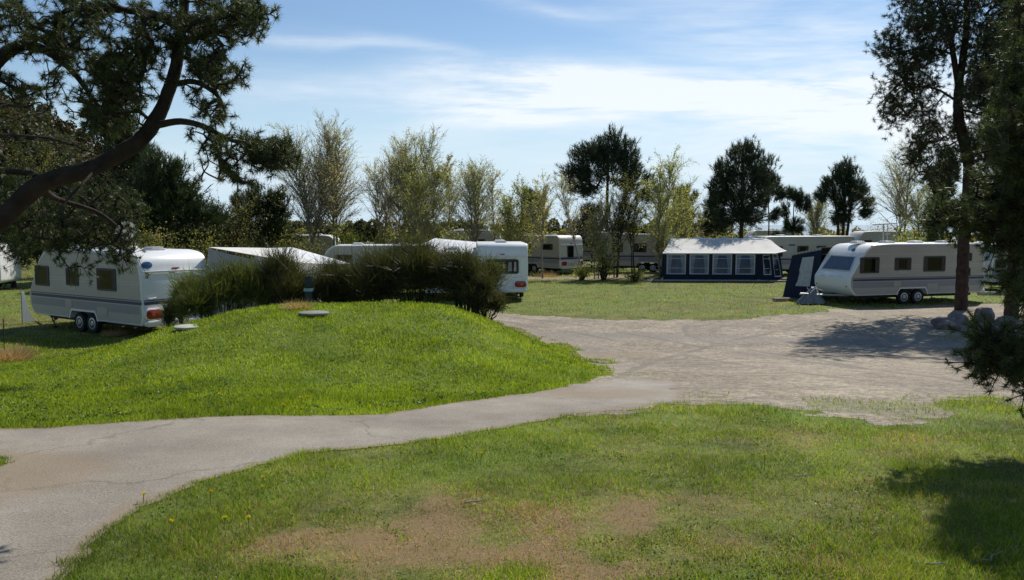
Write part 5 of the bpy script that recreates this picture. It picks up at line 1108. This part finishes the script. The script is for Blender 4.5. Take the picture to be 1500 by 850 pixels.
# aerials and dish
an = thing('television_aerial', 'thin white television aerial rising above the roof of the large right caravan', 'aerial', rvp(3.2, .75, 0), rz)
m = MB(); m.tube([(0, 0, 2.55), (0, 0, 3.45)], .03, 8); m.tube([(.22, 0, 2.6), (.22, 0, 3.40)], .02, 6); m.build('mast', M['alu'], an)
m = MB(); m.tube([(-.55, 0, 3.40), (.65, 0, 3.46)], .03, 6)
for k in range(8): m.tube([(-.5 + .155 * k, -.16, 3.403 + .0078 * k), (-.5 + .155 * k, .16, 3.403 + .0078 * k)], .014, 5)
m.build('elements', M['alu'], an)
an2 = thing('satellite_dish', 'tilted pale satellite dish on a pole behind the left caravan roof', 'satellite dish', (xat(190, 27.5), 27.5, 0), R(0))
MB().tube([(0, 0, -.05), (0, 0, 3.15)], .028, 8).build('pole', M['alu'], an2)
m = MB(); prof = []
m.lathe([(.01, .0), (.15, .010), (.28, .035), (.38, .07), (.385, .08), (.38, .085), (.27, .05), (.15, .025), (.01, .015)], (0, 0, 0), 'x', 28)
q = Matrix.Rotation(R(-55), 3, 'Z') @ Matrix.Rotation(R(28), 3, 'Y'); m.v = [tuple(q @ Vector((v_[0], v_[1] * .85, v_[2])) + Vector((0, -.06, 3.22))) for v_ in m.v]; m.build('dish', M['dish'], an2)
m = MB(); c = Vector((0, -.06, 3.22)); m.tube([tuple(c + q @ Vector((.02, 0, -.36))), tuple(c + q @ Vector((.42, 0, -.1)))], .014, 6); m.build('feed_arm', M['grey'], an2)
m = MB(); m.lathe([(.03, -.05), (.04, 0), (.03, .06)], (0, 0, 0), 'x', 12); m.v = [tuple(c + q @ (Vector(v_) + Vector((.42, 0, -.1)))) for v_ in m.v]; m.build('receiver', M['lgrey'], an2)

# ---------------------------------------------------------------- the navy and white awning in the middle
YB_ = 46.5; X0, X1 = xat(972, YB_), xat(1148, YB_)
AW = thing('awning', 'long navy awning with white roof and four white framed windows on the meadow', 'awning', ((X0 + X1) / 2, YB_, h1(6, 46)), R(-4), GA); W2 = (X1 - X0) / 2
XE = W2 - 1.62     # front wall runs to XE, then an angled bay
ez = 1.72; top = 2.52; dp = 2.5
# roof: eave, falling ends
wv = 9; rf = MB()
A_ = [(-W2 - .06, -.14, ez - .02), (XE + .95, -.14, ez), (W2 + .1, .35, ez + .12), (W2 - .25, dp, top - .1), (-W2 + .75, dp, top)]
nx_, ny_ = 26, 8; g = []
for j in range(ny_ + 1):
    t = j / ny_; l = Vector(A_[0]).lerp(Vector(A_[4]), t)
    for i in range(nx_ + 1):
        s_ = i / nx_; fr = Vector(A_[0]).lerp(Vector(A_[1]), s_ / .86) if s_ < .86 else Vector(A_[1]).lerp(Vector(A_[2]), (s_ - .86) / .14)
        bk = Vector(A_[4]).lerp(Vector(A_[3]), s_); q = fr.lerp(bk, t); q.z -= .06 * math.sin(PI * t) * (1 - .5 * abs(math.sin(s_ * PI * 5))); g.append(q)
nq = len(g); fs = [(j * (nx_ + 1) + i, j * (nx_ + 1) + i + 1, (j + 1) * (nx_ + 1) + i + 1, (j + 1) * (nx_ + 1) + i) for j in range(ny_) for i in range(nx_)]
rf.add(g, fs); rf.add([q + Vector((0, 0, -.02)) for q in g], [f[::-1] for f in fs]); rf.build('roof', M['canvas'], AW)
m = MB(); m.tube([tuple(Vector(A_[0]) + Vector((0, -.02, -.03))), tuple(Vector(A_[1]) + Vector((0, -.02, -.03)))], .035, 8); m.tube([tuple(Vector(A_[1]) + Vector((0, -.02, -.03))), tuple(Vector(A_[2]) + Vector((.02, 0, -.03)))], .035, 8); m.build('eave_piping', M['roofwhite'], AW)
wedge(AW, [(-W2, 0, .10), (XE, 0, .10), (XE, -.06, ez - .02), (-W2, -.06, ez - .02)], .02, 'front_wall', 'navy')
wedge(AW, [(-W2 + .12, dp, .10), (-W2 - .02, 0, .10), (-W2, -.05, ez - .03), (-W2 + .5, dp, top - .3)], .02, 'end_wall', 'navy')
bay = [(XE + .01, 0, .10), (W2 + .02, .42, .10), (W2 - .28, .36, ez + .06), (XE + .01, -.06, ez - .02)]
wedge(AW, bay, .02, 'bay_wall', 'navy')
wedge(AW, [(W2 + .02, .44, .10), (W2 + .05, dp, .10), (W2 - .25, dp, top - .15), (W2 - .28, .38, ez + .06)], .02, 'end_wall', 'navy')
def awin(fn, u0, u1, v0, v1, cuts, slant=0):
    def P(u, v, d): q = fn(u, v); return (q[0], q[1] - d, q[2])
    k = 3; ins = .035
    fo = MB(); o_ = [(u0 + slant, v0), (u1 + slant, v0), (u1, v1), (u0, v1)]; du = (u1 - u0) * .06; dv = (v1 - v0) * .05
    i_ = [(u0 + slant + du, v0 + dv), (u1 + slant - du, v0 + dv), (u1 - du, v1 - dv), (u0 + du, v1 - dv)]
    fs = []
    for i in range(4):
        j = (i + 1) % 4; fs += [(8 + i, 8 + j, 12 + j, 12 + i), (i, j, 8 + j, 8 + i), (4 + i, 12 + i, 12 + j, 4 + j)]
    fo.add([P(u, v, d) for d in (-.01, .025) for u, v in o_ + i_], fs); w_ = fo.build('window', M['piping'], AW, smooth=False)
    MB().add([P(u, v, d) for d in (-.01, .008) for u, v in i_], [(0, 1, 2, 3), (7, 6, 5, 4), (0, 4, 5, 1), (1, 5, 6, 2), (2, 6, 7, 3), (3, 7, 4, 0)]).build('pane', M['vinyl'], w_, smooth=False)
    a, b = i_[0], i_[1]
    for side in cuts:
        n = 6; vs = []
        for j in range(n + 1):
            t = j / n; vv = v0 + dv + (v1 - v0 - 2 * dv) * t; s0 = slant * (1 - t)
            wdt = (u1 - u0) * ((.15 + .13 * (t - .3)) if t > .3 else .15 + .05 * (.3 - t))
            ua = (u0 + du + s0) if side < 0 else (u1 - du + s0 - wdt); vs.append((ua, vv)); vs.append((ua + wdt, vv))
        MB().add([P(u, v, d) for d in (-.005, .013) for u, v in vs], [(2 * j, 2 * j + 1, 2 * j + 3, 2 * j + 2) for j in range(n)] + [(14 + 2 * j, 14 + 2 * j + 2, 14 + 2 * j + 3, 14 + 2 * j + 1) for j in range(n)]).build('curtain', M['curtain2'], w_, smooth=False)
    m = MB()
    for v in (.30, .78):
        vv = v0 + (v1 - v0) * v; m.add([P(u0 + du + slant * (1 - v), vv, .016), P(u1 - du + slant * (1 - v), vv, .016), P(u1 - du + slant * (1 - v), vv + .018, .016), P(u0 + du + slant * (1 - v), vv + .018, .016)], [(0, 1, 2, 3)])
    m.build('pane_seam', M['piping'], w_, smooth=False)
M['curtain2'] = mat('net_curtain', (.20, .225, .29), .9, .1, var=.35, vscale=9)
fw = lambda u, v: (-W2 + u * (XE + W2), -.024 - .06 * v, .10 + v * (ez - .12))
for k in range(4): awin(fw, .035 + .243 * k, .035 + .243 * k + .205, .20, .955, (-1, 1))
def fbay(u, v):
    a, b, c, d = [Vector(q) for q in bay]; q = (a * (1 - u) + b * u) * (1 - v) + (d * (1 - u) + c * u) * v; return (q.x, q.y, q.z)
awin(fbay, .20, .52, .18, .93, (-1, 1), .03); awin(fbay, .64, .90, .10, .94, (-1, 1), .03)
for k in range(5): x = -W2 + (XE + W2) * (.014 + .243 * k); MB().slab([(x - .04, -.028, .1), (x + .04, -.028, .1), (x + .04, -.088, ez - .03), (x - .04, -.088, ez - .03)], .012).build('pole_sleeve', M['black'], AW)
MB().box(-W2 - .05, W2 + .08, -.10, -.02, .012, .10).build('mud_flap', M['canvasgrey'], AW)
gs = thing('groundsheet', 'flat grey groundsheet sticking out under the left end of the navy awning', 'groundsheet', (X0 - .3, YB_ + .2, h1(X0, YB_)), 0)
MB().slab([(-.95, -.35, .03), (8.0, -.55, .03), (8.2, 1.2, .03), (-.35, 1.2, .03)], .012).build('sheet', M['palestone'], gs)
gb = thing('plank', 'pale wooden boards on the grass at the right corner of the navy awning', 'plank', (X1 - .3, YB_ - .45, h1(X1, YB_)), R(6)); MB().box(-.8, .35, -.15, .15, .02, .09).build('board', M['wood'], gb, bevel=.01); MB().box(.15, .5, .1, .5, .02, .20).build('board', M['wood'], gb, bevel=.01)
cv = caravan('caravan', 'white caravan the long navy awning is fixed to, its bright roof showing behind', (AW.location.x - W2 + 1.6, YB_ + dp + 1.45, AW.location.z), R(-4), 6.0, 2.3, 2.5, 'flat', 'round', 2, (), detail=False, hatches=3)

# ---------------------------------------------------------------- small things
ep = thing('electric_post', 'dark electric hook up post with pale cap between the broom bushes', 'post', (xat(453, 20.1, 1.5), 20.1, h1(xat(453, 20.1, 1.5), 20.1)))
MB().prism(rrect(-.10, .10, -.08, .08, .02), 'z', -.1, .86).build('post', M['post'], ep); MB().prism(rrect(-.12, .12, -.10, .10, .025), 'z', .84, .92).build('cap', M['postcap'], ep, bevel=.01); MB().prism(rrect(-.09, .09, -.07, .07, .03), 'z', .91, 1.24).build('box', M['post'], ep, bevel=.02)
def lid(label, px, py, r, mname, up):
    x, y = gp(px, py); z = h1(x, y); t = thing('manhole_cover', label, 'manhole cover', (x, y, z))
    rng = np.random.default_rng(int(px)); n = 22; pts = [(r * (1 + rng.normal(0, .015)) * math.cos(2 * PI * k / n), r * (1 + rng.normal(0, .015)) * math.sin(2 * PI * k / n)) for k in range(n)]
    MB().prism(pts, 'z', up, up + .045).build('lid', M[mname], t, bevel=.012); MB().lathe([(r * .35, -.1), (r * .35, up)], (0, 0, 0), 'z', 18).build('shaft', M['concrete'], t)
lid('round grey concrete lid standing proud of the grass near the electric post', 460, 463, .30, 'concrete', .03); lid('pale flat slab in the grass below the feathery broom bush', 278, 480, .31, 'palestone', -.01)
def boulder(label, px, Y, r, squash, seed, sx=1.0):
    X_ = xat(px, Y); r *= .88; squash *= 1.15; bm = bmesh.new(); bmesh.ops.create_icosphere(bm, subdivisions=5, radius=1); rg_ = random.Random(seed); cuts = [Vector((rg_.gauss(0, 1), rg_.gauss(0, 1), rg_.gauss(0, 1))).normalized() for _ in range(9)]
    for v_ in bm.verts:
        c = v_.co.copy(); d = 1
        for q in cuts:
            e = c.dot(q); 
            if e > .78: d *= 1 - (e - .78) * .55
        nn = float(fbm(c.x * 1.7 + seed, c.y * 1.7 + c.z * 1.9, 70)) - .5; v_.co = Vector((c.x * r * sx * d * (1 + .3 * nn), c.y * r * d * (1 + .3 * nn), c.z * r * squash * d * (1 + .25 * nn) + r * squash * .6))
    me = bpy.data.meshes.new('boulder'); bm.to_mesh(me); bm.free(); me.materials.append(M['rock'])
    for q in me.polygons: q.use_smooth = True
    o = bpy.data.objects.new('boulder', me); COL.objects.link(o); o.location = (X_, Y, h1(X_, Y) - .03); o.rotation_euler = (0, 0, seed); return tag(o, label, 'boulder', 'boulders at the edge of the gravel')
boulder('low flattened pinkish boulder, leftmost in front of the forked pine', 1385, 25.5, .50, .50, 3, 1.1); boulder('dark mottled boulder just behind the leftmost flattened one', 1404, 26.6, .36, .68, 5); boulder('pale rounded boulder, largest of the row, right of the forked pine', 1440, 27.2, .43, .82, 8); boulder('dark shaded boulder nearest the bushy pine branch', 1452, 24.0, .40, .55, 11); boulder('shaded boulder at the foot of the straight dark pine trunk', 1474, 25.5, .45, .6, 13, 1.2)
def tussock(name, label, px, py, r, h, n, seed, m='reed'):
    x, y = gp(px, py); rg_ = np.random.default_rng(seed); a = rg_.uniform(0, 2 * PI, n); q = r * np.sqrt(rg_.random(n)) * .7; C = np.stack([q * np.cos(a), q * np.sin(a), np.zeros(n) - .02], 1); D = unit(np.stack([np.cos(a) * q / r, np.sin(a) * q / r, np.full(n, .75)], 1) + rg_.normal(0, .35, (n, 3))); D[:, 2] = np.abs(D[:, 2]) * .8; W_ = .012 if m == 'reed' else .0035
    V, f = tris_at(C, D, h * rg_.uniform(.5, 1.2, n), np.full(n, W_), rg_); o = np_obj(name, V, [f], M[m]); o.location = (x, y, h1(x, y)); return tag(o, label, 'grass tuft')
tussock('grass_tussock', 'dead straw coloured grass tussock at the left edge below the caravan', 8, 530, .55, .55, 1600, 1)
tussock('grass_tussock', 'reddish dry grass tuft on the verge behind the caravan with green curtain', 797, 405, .9, .55, 700, 2)
tussock('grass_tussock', 'dry pale grass tuft under the tail of the left caravan', 168, 491, .45, .30, 500, 3)
tussock('grass_tussock', 'pale wispy grass tuft behind the round concrete lid', 436, 452, .35, .30, 400, 4)
tussock('grass_tussock', 'green grass clump in the bare patch at the bottom centre', 775, 842, .17, .085, 700, 5, 'grass'); tussock('grass_tussock', 'green grass clump standing alone right of the brown patch', 1100, 775, .17, .07, 600, 6, 'grass'); tussock('grass_tussock', 'green grass clump at the lower middle right of the lawn', 935, 795, .10, .06, 300, 7, 'grass')
tussock('grass_tussock', 'dark tall grass row end beside the shaded right lawn', 1350, 690, .3, .11, 900, 8, 'grass'); tussock('grass_tussock', 'tall grass clump at the top of the right lawn', 1330, 632, .35, .07, 700, 9, 'grass')
rod = thing('marker_rod', 'thin dark rod standing in the grass at the left edge', 'rod', (xat(7, 19), 19, h1(xat(7, 19), 19)), 0); MB().tube([(0, 0, -.2), (.02, 0, .95)], .012, 6).build('rod', M['dark'], rod)
# added white panel standing in for the left caravan's sunlit nose edge
nose_o = thing('nose_standin', 'narrow white strip added for the sunlit lower nose of the left caravan', 'nose_standin', (xat(40, 26.6), 26.6, h1(-16.7, 26)), R(60)); MB().prism([(-.16, .05), (.26, .05), (.04, .55), (-.06, 1.1), (-.14, 1.1)], 'y', -.02, .02).build('panel', M['roofwhite'], nose_o); pm = MB(); pm.tube([(-.17, 0, -.1), (-.15, 0, 1.2)], .012, 6); pm.build('pole', M['alu'], nose_o)
# dandelions
rng = np.random.default_rng(77)
def dandelion(px, py, label, group, r=.017):
    x, y = gp(px, py); hh = rng.uniform(.05, .11); t = thing('dandelion', label, 'flower', (x, y, h1(x, y)), rng.uniform(0, 6), group)
    n = 46; a = rng.uniform(0, 2 * PI, n); e = rng.uniform(.05, 1.2, n); D = np.stack([np.cos(a) * np.cos(e), np.sin(a) * np.cos(e), np.sin(e)], 1); V, f = tris_at(np.tile([[.01, 0, hh]], (n, 1)), D, np.full(n, r * 1.15), np.full(n, r * .5), rng); np_obj('petals', V, [f], M['petal'], t); MB().tube([(0, 0, 0), (.01, 0, hh)], .0025, 5).build('stem', M['stemgreen'], t)
for q in [(388, 721), (387, 726), (308, 744), (328, 783), (365, 785), (561, 691), (697, 679), (704, 682), (415, 606), (640, 660), (835, 622), (250, 790), (210, 738), (1120, 690)]: dandelion(*q, 'yellow dandelion flower in the mown lawn in front of the path', 'dandelions in the lawn')
for q in [(142, 537), (152, 543), (222, 510), (207, 513), (295, 495), (305, 493), (310, 500), (312, 491), (290, 492), (320, 480), (331, 478), (363, 497), (280, 518), (242, 563), (183, 577), (321, 589), (416, 603), (443, 596), (450, 592), (413, 510), (360, 470), (300, 486)]: dandelion(*q, 'yellow dandelion flower in the long grass of the mound', 'dandelions on the mound', .026)
# twigs fallen on the lawn
def stick(label, px, py, L, a, r=.006, seed=0):
    x, y = gp(px, py); rg_ = random.Random(seed); t = [(-L / 2 + L * k / 4, rg_.uniform(-.06, .06) * L,   .022 + rg_.uniform(0, .012)) for k in range(5)]; o = MB().tube(t, [r, r, r * .9, r * .7, r * .4], 6).tube([t[2], (t[2][0] + .15 * L, t[2][1] + .2 * L, .035)], [r * .6, r * .3], 5).build('fallen_twig', M['wood']); o.location = (x, y, h1(x, y)); o.rotation_euler = (0, 0, R(a)); tag(o, label, 'twig')
stick('small bleached twig lying across the right lawn', 1178, 703, .16, 5, .005, 1); stick('forked pale twig in the shade at the bottom right corner', 1455, 825, .22, 35, .004, 2); stick('short brown twig in the dry patch', 700, 740, .18, 20, .006, 3); stick('pale twig bottom right beside the shaded grass', 1365, 835, .18, -15, .005, 4)
